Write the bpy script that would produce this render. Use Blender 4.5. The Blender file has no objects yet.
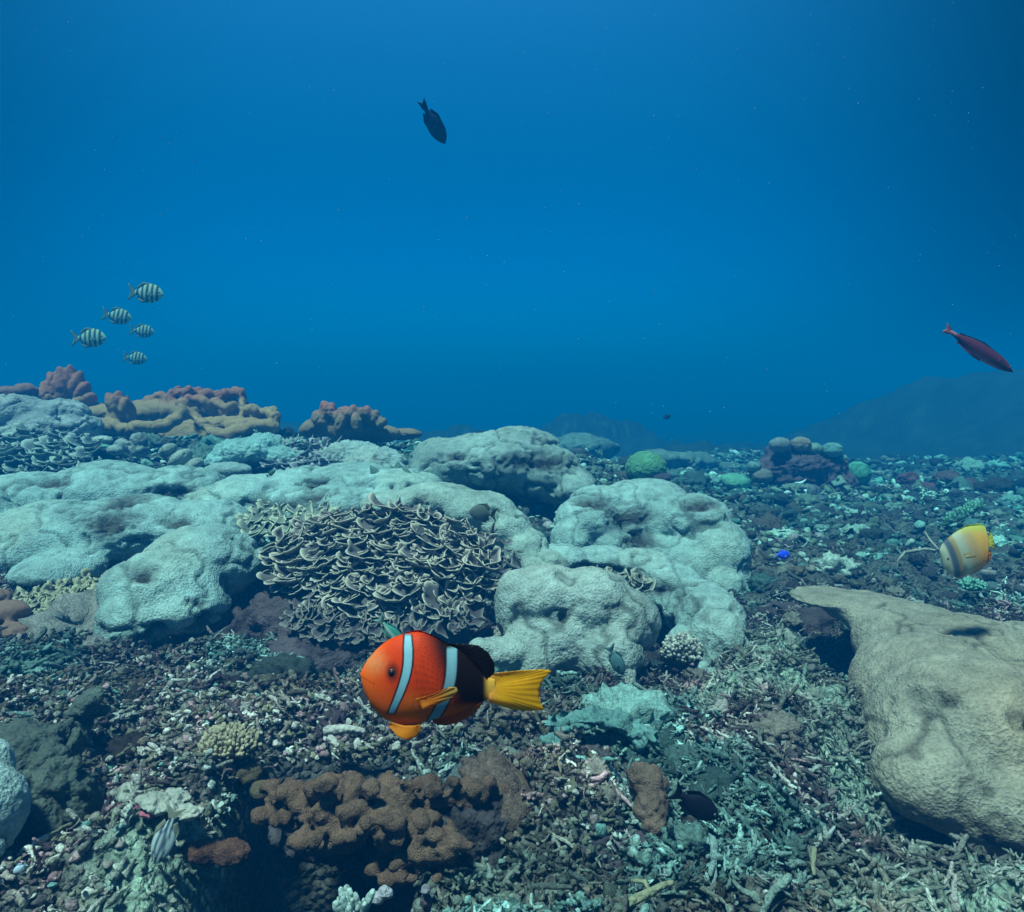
import bpy, bmesh, math, random
import numpy as np
from mathutils import Vector, Matrix

R = math.radians
sc = bpy.context.scene
COL = sc.collection
rng = np.random.default_rng(7)
random.seed(7)

# ------------------------------------------------------------------ camera
CAM = np.array([0.0, 0.0, 0.9]); PITCH = R(4.4); F = 731.0
FW = np.array([0, math.cos(PITCH), -math.sin(PITCH)])
UP = np.array([0, math.sin(PITCH), math.cos(PITCH)])
RT = np.array([1.0, 0, 0])
cd = bpy.data.cameras.new('camera'); cam = bpy.data.objects.new('camera', cd); COL.objects.link(cam)
cam.location = CAM; cam.rotation_euler = (math.pi / 2 - PITCH, 0, 0)
cd.sensor_width = 36; cd.lens = 36 * F / 1024; cd.clip_start = 0.01; cd.clip_end = 400
sc.camera = cam

# ------------------------------------------------------------------ light
SUN_EL, SUN_AZ = R(69), R(-142)          # the sun stands to the left, a little behind, high above the water
w = bpy.data.worlds.new('World'); sc.world = w; w.use_nodes = True
nt = w.node_tree; nt.nodes.clear()
N = nt.nodes.new; L = nt.links.new
out = N('ShaderNodeOutputWorld'); bg = N('ShaderNodeBackground'); sky = N('ShaderNodeTexSky')
sky.sky_type = 'NISHITA'; sky.sun_disc = False; sky.sun_elevation = SUN_EL; sky.sun_rotation = SUN_AZ
tc = N('ShaderNodeTexCoord'); sep = N('ShaderNodeSeparateXYZ'); ramp = N('ShaderNodeValToRGB'); mul = N('ShaderNodeMix')
mul.data_type = 'RGBA'; mul.blend_type = 'MULTIPLY'; mul.inputs[0].default_value = 1.0
L(tc.outputs['Generated'], sep.inputs[0])
# the water column over the reef filters the daylight: deep blue sideways, bright cyan overhead
mr = N('ShaderNodeMapRange'); mr.inputs[1].default_value = -1; mr.inputs[2].default_value = 1
L(sep.outputs['Z'], mr.inputs[0]); L(mr.outputs[0], ramp.inputs[0])
ramp.color_ramp.interpolation = 'B_SPLINE'
el = ramp.color_ramp.elements
WORLD = [(0.0, (0.00, 0.02, 0.05)), (0.42, (0.0, 0.045, 0.100)), (0.50, (0.0, 0.070, 0.170)), (0.60, (0.0, 0.064, 0.128)),
         (0.68, (0.0, 0.066, 0.105)), (0.80, (0.02, 0.17, 0.26)), (0.90, (0.25, 0.60, 0.62)), (1.0, (0.55, 0.95, 0.90))]
while len(el) < len(WORLD): el.new(0.5)
for e, (p, c) in zip(el, WORLD): e.position = p; e.color = (*c, 1)
L(sky.outputs[0], mul.inputs[6]); L(ramp.outputs[0], mul.inputs[7])
# glow painted into the water's light straight ahead, dimmer towards the sides
dot = N('ShaderNodeVectorMath'); dot.operation = 'DOT_PRODUCT'; dot.inputs[1].default_value = (math.sin(R(-4)) * math.cos(R(18)), math.cos(R(-4)) * math.cos(R(18)), math.sin(R(18)))
L(tc.outputs['Generated'], dot.inputs[0]); m2 = N('ShaderNodeMapRange'); m2.interpolation_type = 'SMOOTHSTEP'
m2.inputs[1].default_value = .74; m2.inputs[2].default_value = 1.0; m2.inputs[3].default_value = .04; m2.inputs[4].default_value = .56
L(dot.outputs['Value'], m2.inputs[0]); L(m2.outputs[0], bg.inputs[1])
L(mul.outputs[2], bg.inputs[0]); L(bg.outputs[0], out.inputs[0])
WMUL = mul
sd = bpy.data.lights.new('sun', 'SUN'); sun = bpy.data.objects.new('sun', sd); COL.objects.link(sun)
sd.energy = 4.4; sd.angle = R(7); sd.color = (0.88, 1.0, 0.93)
sv = Vector((math.sin(SUN_AZ) * math.cos(SUN_EL), math.cos(SUN_AZ) * math.cos(SUN_EL), math.sin(SUN_EL)))
sun.rotation_euler = sv.to_track_quat('Z', 'Y').to_euler(); sun.location = (0, 0, 20)

sc.view_settings.view_transform = 'Standard'; sc.view_settings.look = 'None'
sc.view_settings.exposure = 0.60; sc.view_settings.gamma = 1.0; sc.view_settings.use_curve_mapping = False
cy = sc.cycles
cy.use_denoising = True
try: cy.denoiser = 'OPENIMAGEDENOISE'
except Exception: pass
cy.max_bounces = 5; cy.diffuse_bounces = 3; cy.glossy_bounces = 1; cy.volume_bounces = 0
cy.transmission_bounces = 2; cy.transparent_max_bounces = 4
cy.use_adaptive_sampling = True; cy.adaptive_threshold = 0.02

# ------------------------------------------------------------------ helpers
def P(px, py, D):
    """point seen at pixel (px,py) at depth D metres"""
    px, py, D = (np.asarray(a, float) for a in (px, py, D))
    a = (px - 512) / F * D; b = -(py - 456) / F * D
    return CAM + D[..., None] * FW + a[..., None] * RT + b[..., None] * UP

def tag(o, label=None, cat=None, group=None, kind=None):
    if label: o['label'] = label
    if cat: o['category'] = cat
    if group: o['group'] = group
    if kind: o['kind'] = kind
    return o

def hsh(ix, iy, iz, s):
    M = np.uint32
    h = (ix.astype(np.int64) * 374761393 + iy.astype(np.int64) * 668265263 + iz.astype(np.int64) * 2147483647 + s * 144665) & 0xFFFFFFFF
    h = h.astype(M); h ^= h >> M(13); h *= M(1274126177); h ^= h >> M(16); h *= M(2246822519); h ^= h >> M(13)
    return h.astype(np.float32) / 4294967295.0

def vn(p, s=0):
    i = np.floor(p).astype(np.int64); f = (p - i); f = f * f * f * (f * (f * 6 - 15) + 10)
    r = 0
    for dx in (0, 1):
        for dy in (0, 1):
            for dz in (0, 1):
                wgt = (f[:, 0] if dx else 1 - f[:, 0]) * (f[:, 1] if dy else 1 - f[:, 1]) * (f[:, 2] if dz else 1 - f[:, 2])
                r = r + wgt * hsh(i[:, 0] + dx, i[:, 1] + dy, i[:, 2] + dz, s)
    return r * 2 - 1

def fbm(p, sc_, oct=4, s=0, gain=.5):
    a, t, r = 1., 0., 0
    for k in range(oct):
        r = r + a * vn(p * sc_ + 17.3 * k, s + k); t += a; a *= gain; sc_ *= 2.03
    return r / t

def worley(p, sc_, s=0):
    p = p * sc_; i = np.floor(p).astype(np.int64); best = np.full(len(p), 9.0)
    for dx in (-1, 0, 1):
        for dy in (-1, 0, 1):
            for dz in (-1, 0, 1):
                c = i + np.array([dx, dy, dz])
                q = c + np.stack([hsh(c[:, 0], c[:, 1], c[:, 2], s + k) for k in (1, 2, 3)], 1)
                best = np.minimum(best, ((q - p) ** 2).sum(1))
    return np.sqrt(best)

def mesh_from(name, V, faces, tint=None, smooth=True):
    """V (n,3); faces: array (m,k) or list of such arrays"""
    if isinstance(faces, np.ndarray): faces = [faces]
    faces = [f for f in faces if len(f)]
    me = bpy.data.meshes.new(name)
    V = np.asarray(V, np.float32)
    loops = np.concatenate([f.ravel() for f in faces]).astype(np.int32)
    tot = np.concatenate([np.full(len(f), f.shape[1]) for f in faces]).astype(np.int32)
    start = np.concatenate([[0], np.cumsum(tot)[:-1]]).astype(np.int32)
    me.vertices.add(len(V)); me.vertices.foreach_set('co', V.ravel())
    me.loops.add(len(loops)); me.loops.foreach_set('vertex_index', loops)
    me.polygons.add(len(tot)); me.polygons.foreach_set('loop_start', start); me.polygons.foreach_set('loop_total', tot)
    me.polygons.foreach_set('use_smooth', np.full(len(tot), smooth))
    me.update(calc_edges=True)
    if tint is not None:
        at = me.attributes.new('tint', 'FLOAT_COLOR', 'POINT')
        c = np.ones((len(V), 4), np.float32); c[:, :3] = np.clip(tint, 0, 1)
        at.data.foreach_set('color', c.ravel())
    return me

def mkobj(name, V, faces, mat, tint=None, parent=None, origin=None, smooth=True):
    V = np.asarray(V, float)
    if parent is not None:
        origin = np.zeros(3) if origin is None else origin
    elif origin is None:
        lo, hi = V.min(0), V.max(0); origin = np.array([(lo[0] + hi[0]) / 2, (lo[1] + hi[1]) / 2, lo[2]])
    me = mesh_from(name, V - origin, faces, tint, smooth)
    me.materials.append(mat)
    o = bpy.data.objects.new(name, me); COL.objects.link(o); o.location = origin
    if parent is not None: o.parent = parent
    return o

def normals(V, faces):
    n = np.zeros_like(V)
    for f in ([faces] if isinstance(faces, np.ndarray) else faces):
        a = V[f[:, 0]]; b = V[f[:, 1]]; c = V[f[:, 2]]
        fn = np.cross(b - a, c - a) if f.shape[1] == 3 else np.cross(V[f[:, 2]] - a, V[f[:, 3]] - b)
        for k in range(f.shape[1]): np.add.at(n, f[:, k], fn)
    return n / (np.linalg.norm(n, axis=1, keepdims=True) + 1e-12)

def mat(name, rough=.85, var=.35, s1=9., s2=70., bump=.5, bs=120., bd=.004, spec=.2, vor=0., tintvar=None):
    m = bpy.data.materials.new(name); m.use_nodes = True
    t = m.node_tree; b = t.nodes['Principled BSDF']; N = t.nodes.new; L = t.links.new
    b.inputs['Roughness'].default_value = rough; b.inputs['Specular IOR Level'].default_value = spec
    at = N('ShaderNodeAttribute'); at.attribute_name = 'tint'
    co = N('ShaderNodeTexCoord')
    n1 = N('ShaderNodeTexNoise'); n1.inputs['Scale'].default_value = s1; n1.inputs['Detail'].default_value = 5
    n2 = N('ShaderNodeTexNoise'); n2.inputs['Scale'].default_value = s2; n2.inputs['Detail'].default_value = 3
    L(co.outputs['Object'], n1.inputs['Vector']); L(co.outputs['Object'], n2.inputs['Vector'])
    ad = N('ShaderNodeMath'); ad.operation = 'ADD'; L(n1.outputs['Fac'], ad.inputs[0]); L(n2.outputs['Fac'], ad.inputs[1])
    mr = N('ShaderNodeMapRange'); mr.inputs[1].default_value = .6; mr.inputs[2].default_value = 1.4
    mr.inputs[3].default_value = 1 - var; mr.inputs[4].default_value = 1 + var * .6; L(ad.outputs[0], mr.inputs[0])
    mx = N('ShaderNodeVectorMath'); mx.operation = 'SCALE'; L(at.outputs['Color'], mx.inputs[0]); L(mr.outputs[0], mx.inputs['Scale'])
    L(mx.outputs[0], b.inputs['Base Color'])
    if bump:
        nb = N('ShaderNodeTexNoise'); nb.inputs['Scale'].default_value = bs; nb.inputs['Detail'].default_value = 4
        L(co.outputs['Object'], nb.inputs['Vector']); h = nb.outputs['Fac']
        if vor:
            vo = N('ShaderNodeTexVoronoi'); vo.inputs['Scale'].default_value = vor; L(co.outputs['Object'], vo.inputs['Vector'])
            a2 = N('ShaderNodeMath'); a2.operation = 'SUBTRACT'; L(h, a2.inputs[0]); L(vo.outputs['Distance'], a2.inputs[1]); h = a2.outputs[0]
        bp = N('ShaderNodeBump'); bp.inputs['Strength'].default_value = bump; bp.inputs['Distance'].default_value = bd
        L(h, bp.inputs['Height']); L(bp.outputs[0], b.inputs['Normal'])
    return m

M_PORITES = mat('living_boulder_coral', var=.48, s1=26, s2=120, bump=1, bs=120, bd=.010)
M_ROUGH = mat('rough_coral', var=.4, s1=20, s2=140, bump=.8, bs=130, bd=.006, vor=90)
M_FUZZ = mat('fuzzy_coral', var=.65, s1=34, s2=260, bump=1, bs=330, bd=.007)
M_PLATE = mat('thin_plate_coral', var=.3, s1=18, s2=120, bump=.5, bs=160, bd=.003)
M_LEATH = mat('leather_coral_skin', var=.25, s1=7, s2=60, bump=.5, bs=45, bd=.008)
M_RUBBLE = mat('coral_rubble', var=.85, s1=75, s2=260, bump=.9, bs=170, bd=.006)
M_BED = mat('reef_bed', var=.9, s1=40, s2=110, bump=1, bs=70, bd=.03, vor=50)
M_FISH = mat('fish_skin', rough=.6, var=.10, s1=60, s2=500, bump=.15, bs=900, bd=.0004, spec=.12)
M_FIN = mat('fish_fin', rough=.5, var=.12, s1=90, s2=300, bump=.1, bs=400, bd=.0004, spec=.3)
def translucent(m, k):
    t = m.node_tree; b = t.nodes['Principled BSDF']; o = t.nodes['Material Output']; tr = t.nodes.new('ShaderNodeBsdfTranslucent'); mx = t.nodes.new('ShaderNodeMixShader')
    mx.inputs[0].default_value = k; src = b.inputs['Base Color'].links[0].from_socket
    t.links.new(src, tr.inputs['Color']); t.links.new(b.outputs[0], mx.inputs[1]); t.links.new(tr.outputs[0], mx.inputs[2]); t.links.new(mx.outputs[0], o.inputs['Surface'])
translucent(M_FIN, .5)
M_EYE = mat('fish_eye', rough=.35, var=.0, s1=90, s2=300, bump=0, spec=.5)

# ------------------------------------------------------------------ seabed
# (pixel x, pixel y, depth) the ground passes through these
GP = [(-60, 912, 1.15), (0, 880, 1.30), (60, 850, 1.4), (110, 905, 1.22), (180, 895, 1.28), (160, 830, 1.42), (215, 900, 1.30),
      (420, 900, 1.25), (470, 905, 1.28), (560, 900, 1.25), (700, 905, 1.2), (850, 905, 1.22), (1000, 905, 1.22), (1100, 900, 1.2),
      (200, 800, 1.50), (330, 780, 1.60), (440, 780, 1.60), (520, 790, 1.50), (620, 840, 1.40), (740, 850, 1.4), (860, 840, 1.45), (900, 832, 1.72), (955, 850, 1.72), (1045, 865, 1.72), (1120, 860, 1.7),
      (20, 760, 1.65), (20, 700, 1.9), (120, 740, 1.85), (220, 740, 1.8), (330, 730, 1.85), (450, 740, 1.80), (600, 740, 1.85), (720, 760, 1.75), (840, 770, 1.75), (860, 720, 2.0),
      (60, 685, 2.1), (150, 690, 2.25), (250, 690, 2.15), (400, 690, 2.15), (550, 705, 2.1), (650, 705, 2.3), (740, 700, 2.15), (800, 680, 2.25), (850, 690, 2.3),
      (40, 640, 2.5), (150, 650, 2.9), (250, 645, 2.6), (350, 645, 2.6), (470, 665, 2.6), (600, 680, 2.75), (690, 680, 2.9), (770, 650, 2.55), (840, 650, 2.8),
      (20, 600, 2.9), (150, 600, 3.2), (350, 600, 2.95), (500, 610, 3.0), (600, 620, 3.1), (700, 630, 3.3), (765, 610, 3.0), (840, 600, 3.4), (930, 600, 3.35), (1020, 615, 3.1), (1100, 620, 3.0),
      (770, 560, 3.9), (900, 560, 4.0), (1040, 560, 4.1), (100, 530, 3.8), (250, 520, 3.8), (420, 540, 3.6), (560, 555, 3.8), (660, 560, 4.0),
      (20, 480, 4.7), (150, 475, 4.9), (300, 480, 4.5), (420, 480, 4.8), (500, 490, 5.0), (600, 490, 4.9), (700, 515, 5.2), (-80, 480, 4.6),
      (740, 505, 5.8), (860, 505, 6.0), (1000, 510, 6.0), (1150, 510, 6.0), (690, 480, 8.0), (800, 477, 8.4), (950, 482, 8.2), (1150, 480, 8),
      (50, 445, 5.8), (180, 445, 6.0), (330, 445, 5.9), (420, 450, 6.2), (520, 452, 6.3), (620, 475, 7.0),
      (50, 470, 9.5), (300, 470, 9.5), (500, 470, 9.5), (700, 462, 12), (900, 464, 12), (1200, 460, 12), (-200, 465, 10)]
GP = np.array(GP, float); GW = P(GP[:, 0], GP[:, 1], GP[:, 2])
far = np.array([[x, y, -0.55] for x in (-50, -25, -8, 8, 25, 50) for y in (22, 35, 58)] + [[x, y, -.3] for x in (-50, -20, 20, 50) for y in (-10, 1, 10)] + [[0, -10, -.1], [-3, -3, 0], [3, -3, 0]])
CP = np.concatenate([GW, far])
def kern(a, b): return np.sqrt(((a[:, None, :2] - b[None, :, :2]) ** 2).sum(2) + .01)
A = kern(CP, CP); n = len(CP)
A = np.block([[A - np.eye(n) * .006, np.ones((n, 1))], [np.ones((1, n)), np.zeros((1, 1))]])
WT = np.linalg.solve(A, np.concatenate([CP[:, 2], [0]]))
HILLS = [(570, 17.5, .75, 1.0, 1.6), (620, 18, .6, 1.1, 1.6), (940, 16.5, 1.0, 2.2, 1.5), (1000, 15.5, .7, 1.6, 1.5), (1150, 14, 1.2, 2.6, 2.2), (840, 17, .6, 1.4, 1.6), (690, 13.5, .3, 1.0, .8), (420, 16, .5, 2.5, 1.5), (250, 17, .6, 3, 1.5)]
def pit(x, y):
    a = P(225, 880, 1.35)[0]; b = P(395, 880, 1.4)[0]; k = lambda t: 1 / (1 + np.exp(-t))
    return k((x - a) / .018) * k((b - x) / .02) * k((y - .95) / .02) * k((1.62 - y) / .03)
def gz(x, y, detail=True):
    p = np.stack([x, y], 1); r = np.empty(len(p))
    for k in range(0, len(p), 20000): r[k:k + 20000] = kern(p[k:k + 20000], CP) @ WT[:-1] + WT[-1]
    for px, D, h, sx, sy in HILLS:
        X = (px - 512) / F * D; r += h * np.exp(-((x - X) / sx) ** 2 - ((y - D) / sy) ** 2)
    r -= .75 * pit(x, y)
    c = P(838, 655, 2.75); r -= .22 * np.exp(-((x - c[0]) / .22) ** 2 - ((y - c[1]) / .35) ** 2)                # hollow under the ledge
    c = P(1000, 840, 1.72); r -= .17 * np.exp(-((x - c[0]) / .38) ** 2 - ((y - c[1]) / .2) ** 2)        # scour at the foot of the big boulder
    if detail:
        q = np.stack([x, y, np.zeros_like(x)], 1)
        far_ = np.clip((y - 3) / 8, 0, 1)
        r += fbm(q, 3.0, 4, 11) * (.075 + .02 * far_) + fbm(q, 7, 3, 21) * .075 + (.5 - worley(q, 13, 5)) * .03 + (.5 - worley(q, 34, 6)) * .012
        r += (np.clip(fbm(q, .9, 3, 31), 0, 1) * .22 - .05) * far_ + (fbm(q, 1.1, 4, 33) * .22 + .12 * np.abs(fbm(q, 2.5, 2, 35))) * np.clip((y - 12.5) / 2, 0, 1)
    return r

def axis(fine0, fine1, step, lo, hi, g=1.045):
    a = list(np.arange(fine0, fine1, step)); s = step
    while a[-1] < hi: s *= g; a.append(a[-1] + s)
    s = step; b = [fine0]
    while b[-1] > lo: s *= g; b.append(b[-1] - s)
    return np.array(b[:0:-1] + a)
XS = axis(-2.2, 2.6, .013, -55, 55); YS = axis(.8, 4.6, .013, -12, 60, 1.02)
gx, gy = np.meshgrid(XS, YS); sh = gx.shape
zz = gz(gx.ravel(), gy.ravel())
V = np.stack([gx.ravel(), gy.ravel(), zz], 1)
idx = np.arange(V.shape[0]).reshape(sh)
Fq = np.stack([idx[:-1, :-1].ravel(), idx[:-1, 1:].ravel(), idx[1:, 1:].ravel(), idx[1:, :-1].ravel()], 1)

def sand_w(pts):
    """where pale sand lies between the rubble: a few patches, by place on the ground"""
    s = np.zeros(len(pts))
    for px, py, D, r in [(180, 885, 1.28, .16), (195, 860, 1.36, .10), (960, 905, 1.22, .20), (890, 900, 1.25, .13), (1010, 880, 1.35, .12), (850, 760, 1.85, .12), (800, 700, 2.15, .21), (775, 650, 2.45, .16),
                         (860, 790, 1.7, .08), (720, 710, 2.2, .12), (915, 840, 1.5, .05), (500, 900, 1.27, .05), (830, 730, 2.0, .1)]:
        c = P(px, py, D); s = np.maximum(s, np.exp(-(((pts[:, :2] - c[:2]) ** 2).sum(1)) / (r * .85) ** 2))
    return np.clip(s * 1.7 + .5 * fbm(pts, 9, 3, 51) - .10, 0, 1)
def palette(pts, u, v):
    """natural colours of dead coral pieces; u, v random per point"""
    n = fbm(pts * np.array([1, 1, .2]), 1.3, 3, 61)[:, None]
    dark = np.array([.058, .042, .052]); grey = np.array([.17, .155, .135]); pale = np.array([.44, .44, .41])
    pink = np.array([.34, .22, .24]); turq = np.array([.13, .27, .25]); olive = np.array([.15, .15, .10])
    u = u[:, None]; v = v[:, None]
    c = np.where(u < .30, dark, np.where(u < .58, grey, np.where(u < .80, pale, np.where(u < .90, pink, np.where(u < .935, turq, olive)))))
    away = np.clip((pts[:, 1:2] - 2.8) / 1.5, 0, 1)                                # pieces farther off are tinted blue-green
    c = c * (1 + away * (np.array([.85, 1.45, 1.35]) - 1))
    g = np.clip(fbm(pts, 2.6, 3, 66)[:, None] * 2.4 - .05, 0, .7)                 # green-blue crust spreads in patches over whatever lies there
    c = c * (1 - g) + g * np.array([.10, .26, .24]) * (.4 + 3.6 * c.mean(1, keepdims=True))
    s = sand_w(pts)[:, None]
    c = c * (1 - .55 * s) + .55 * s * np.array([.36, .45, .38])
    away = np.clip((pts[:, 1:2] - 2.8) / 1.5, 0, 1); pb = np.clip(fbm(pts, 4.5, 3, 68)[:, None] * 3 - .15, 0, 1)                     # clusters of paler, fresher pieces and brown overgrown ones
    c = c * (1 + .7 * pb * (1 - .7 * away)); bb = np.clip(fbm(pts, 3.4, 3, 69)[:, None] * 3 - .7, 0, .7); c = c * (1 - bb) + bb * np.array([.105, .075, .052]) * (.4 + 1.2 * v)
    return c * (.6 + .8 * v) * (1 + .7 * n)
s = sand_w(V)[:, None]
fb = fbm(V, 5, 4, 71)[:, None] * .5 + .5
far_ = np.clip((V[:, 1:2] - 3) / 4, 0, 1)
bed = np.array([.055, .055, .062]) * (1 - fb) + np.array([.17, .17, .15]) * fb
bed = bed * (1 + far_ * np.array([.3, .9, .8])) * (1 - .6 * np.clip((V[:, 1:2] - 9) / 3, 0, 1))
bed = bed * (1 - s) + s * np.array([.30, .42, .34])
bed = bed * (1 - .75 * pit(V[:, 0], V[:, 1])[:, None])      # cave shade painted into the bed colour inside the hole
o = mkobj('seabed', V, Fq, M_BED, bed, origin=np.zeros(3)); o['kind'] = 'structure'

# ------------------------------------------------------------------ rubble
def tube_tmpl(pts, rad, ns=6, seed=0):
    r = random.Random(seed); vs = []; fs = []
    pts = np.array(pts, float)
    for i, p in enumerate(pts):
        t = pts[min(i + 1, len(pts) - 1)] - pts[max(i - 1, 0)]; t /= np.linalg.norm(t)
        a = np.cross(t, [0.3, .2, 1]); a /= np.linalg.norm(a); b = np.cross(t, a)
        for k in range(ns):
            an = 2 * math.pi * k / ns; rr = rad[i] * (1 + r.uniform(-.22, .22))
            vs.append(p + (a * math.cos(an) + b * math.sin(an)) * rr)
    for i in range(len(pts) - 1):
        for k in range(ns):
            k2 = (k + 1) % ns; fs.append((i * ns + k, i * ns + k2, (i + 1) * ns + k2, (i + 1) * ns + k))
    n0 = len(vs); vs.append(pts[0] - (pts[1] - pts[0]) * .25); vs.append(pts[-1] + (pts[-1] - pts[-2]) * .25)
    for k in range(ns):
        k2 = (k + 1) % ns; l = (len(pts) - 1) * ns
        fs.append((k2, k, n0, n0)); fs.append((l + k, l + k2, n0 + 1, n0 + 1))
    return np.array(vs), fs
def to_tris(fs):
    t = []
    for f in fs:
        if f[2] == f[3]: t.append(f[:3])
        else: t.append((f[0], f[1], f[2])); t.append((f[0], f[2], f[3]))
    return np.array(t)
def merge(parts):
    vs, fs, k = [], [], 0
    for v, f in parts:
        vs.append(v); fs.append(np.asarray(f) + k); k += len(v)
    return np.concatenate(vs), np.concatenate(fs)
TB = []
for q in range(7):                                                   # broken branches, some forked
    r = random.Random(100 + q)
    p = [np.array([-.5, 0, 0])]; d = np.array([1., 0, 0])
    for _ in range(5):
        d = d + np.array([0, r.uniform(-.45, .45), r.uniform(-.3, .3)]); d /= np.linalg.norm(d); p.append(p[-1] + d * .2)
    rad = [.07, .085, .08, .07, .06, .04]
    parts = [(lambda a: (a[0], to_tris(a[1])))(tube_tmpl(p, rad, 6, q))]
    for j in range(q % 4):
        i = r.choice([1, 2, 3]); d2 = np.array([.5, r.choice([-1, 1]) * .8, r.uniform(0, .7)]); d2 /= np.linalg.norm(d2)
        parts.append((lambda a: (a[0], to_tris(a[1])))(tube_tmpl([p[i], p[i] + d2 * .14, p[i] + d2 * .28 + [.05, 0, .03]], [.08, .075, .05], 5, q + j)))
    TB.append(merge(parts))
def ico(sub):
    bm = bmesh.new(); bmesh.ops.create_icosphere(bm, subdivisions=sub, radius=1)
    v = np.array([x.co[:] for x in bm.verts]); f = np.array([[a.index for a in x.verts] for x in bm.faces]); bm.free(); return v, f
I2, I3 = ico(2), ico(3)
TC = []
for q in range(6):                                                   # knobbly chunks
    v, f = I3 if q < 3 else I2
    d = 1 + .55 * fbm(v + q * 7, 1.4, 2, q) + (.85 if q < 3 else .5) * (.5 - worley(v + q * 3, 2.1, q)); v = v * d[:, None] * np.array([.5, .36 + .03 * q, .30])
    TC.append((v, f))
TP = []
for q in range(3):                                                   # curved plate shards
    g = 5; a, b = np.meshgrid(np.linspace(-.5, .5, g), np.linspace(-.4, .4, g))
    a, b = a.ravel(), b.ravel(); c = .25 * a * a * 2 + .1 * np.sin(b * 7 + q)
    top = np.stack([a * (1 + .3 * np.sin(b * 5 + q)), b, c], 1); bot = top - [0, 0, .09]
    ii = np.arange(g * g).reshape(g, g); fs = []
    for i in range(g - 1):
        for j in range(g - 1):
            x = (ii[i, j], ii[i, j + 1], ii[i + 1, j + 1], ii[i + 1, j]); fs.append(x); fs.append(tuple(k + g * g for k in x[::-1]))
    ring = [ii[0, j] for j in range(g)] + [ii[i, g - 1] for i in range(1, g)] + [ii[g - 1, j] for j in range(g - 2, -1, -1)] + [ii[i, 0] for i in range(g - 2, 0, -1)]
    for k in range(len(ring)): fs.append((ring[k], ring[k] + g * g, ring[(k + 1) % len(ring)] + g * g, ring[(k + 1) % len(ring)]))
    TP.append((np.concatenate([top, bot]), to_tris(fs)))
def rotm(rx, ry, rz):
    n = len(rx); cx, sx, cy_, sy, cz, sz = np.cos(rx), np.sin(rx), np.cos(ry), np.sin(ry), np.cos(rz), np.sin(rz); o = np.zeros(n); l = np.ones(n)
    X = np.stack([l, o, o, o, cx, -sx, o, sx, cx], 1).reshape(n, 3, 3); Y = np.stack([cy_, o, sy, o, l, o, -sy, o, cy_], 1).reshape(n, 3, 3)
    Z = np.stack([cz, -sz, o, sz, cz, o, o, o, l], 1).reshape(n, 3, 3); return Z @ Y @ X
def scatter(tmpls, wts, pos, scl, rots, tints):
    wts = np.array(wts) / sum(wts); ch = rng.choice(len(tmpls), len(pos), p=wts); vs, fs, ts, k = [], [], [], 0
    for i, (v, f) in enumerate(tmpls):
        m = np.where(ch == i)[0]
        if not len(m): continue
        Vv = np.einsum('nij,vj->nvi', rots[m], v) * scl[m][:, None, None] + pos[m][:, None]
        vs.append(Vv.reshape(-1, 3)); fs.append((f[None] + (np.arange(len(m)) * len(v))[:, None, None] + k).reshape(-1, f.shape[1]))
        ts.append(np.repeat(tints[m], len(v), 0)); k += len(m) * len(v)
    return np.concatenate(vs), np.concatenate(fs), np.concatenate(ts)
def wedge(n, y0, y1, pad=.25, p=1.0):
    y = y0 + (y1 - y0) * rng.random(n) ** p; hw = .72 * y + pad
    return (rng.random(n) * 2 - 1) * hw, y
def spots(n, y0, y1, p):
    x, y = wedge(n, y0, y1, p=p); z = gz(x, y); pts = np.stack([x, y, z], 1)
    keep = (rng.random(n) > sand_w(pts) * .72) & (pit(x, y) < .06)
    return pts[keep]
# fine knobbly rubble near, sticks mostly to the right of the middle, coarser pieces farther away
pts = spots(58000, .95, 3.3, .8); n = len(pts)
right = 1 / (1 + np.exp(-(pts[:, 0] / pts[:, 1] - .18) * 9))
st = rng.random(n) < .22 + .55 * right
sz = np.exp(rng.normal(0, .42, n)); sz = np.minimum(sz, 2.4)
scl = np.where(st, .034 * sz, .0125 * sz); pts[:, 2] += rng.random(n) ** 2 * .03 + .001
rot = rotm(rng.uniform(-.9, .9, n), rng.normal(0, .55, n), rng.uniform(0, 6.28, n))
u = rng.random(n); u = np.where(right > .5, u ** 1.35 * .92, np.clip(u + .10 * (pts[:, 1] < 2.2), 0, .94))
pal = palette(pts, u, rng.random(n))
a = scatter(TB, [1] * 7, pts[st], scl[st], rot[st], pal[st]); b = scatter(TC + TP, [3, 3, 3, 4, 4, 4, .4, .4, .4], pts[~st], scl[~st], rot[~st], pal[~st])
pts = spots(46000, 3.0, 12.5, .8); n = len(pts)
scl = np.exp(rng.normal(0, .45, n)) * (.012 + .0042 * pts[:, 1]); pts[:, 2] += rng.random(n) ** 2 * .05
rot = rotm(rng.uniform(-.8, .8, n), rng.uniform(-.7, .7, n), rng.uniform(0, 6.28, n))
c = scatter(TC[3:] + TP + TB, [2] * 3 + [.5] * 3 + [1] * 7, pts, scl * np.where(rng.random(n) < .5, 1.2, 1), rot, palette(pts, rng.random(n) ** 1.35, rng.random(n)))
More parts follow.
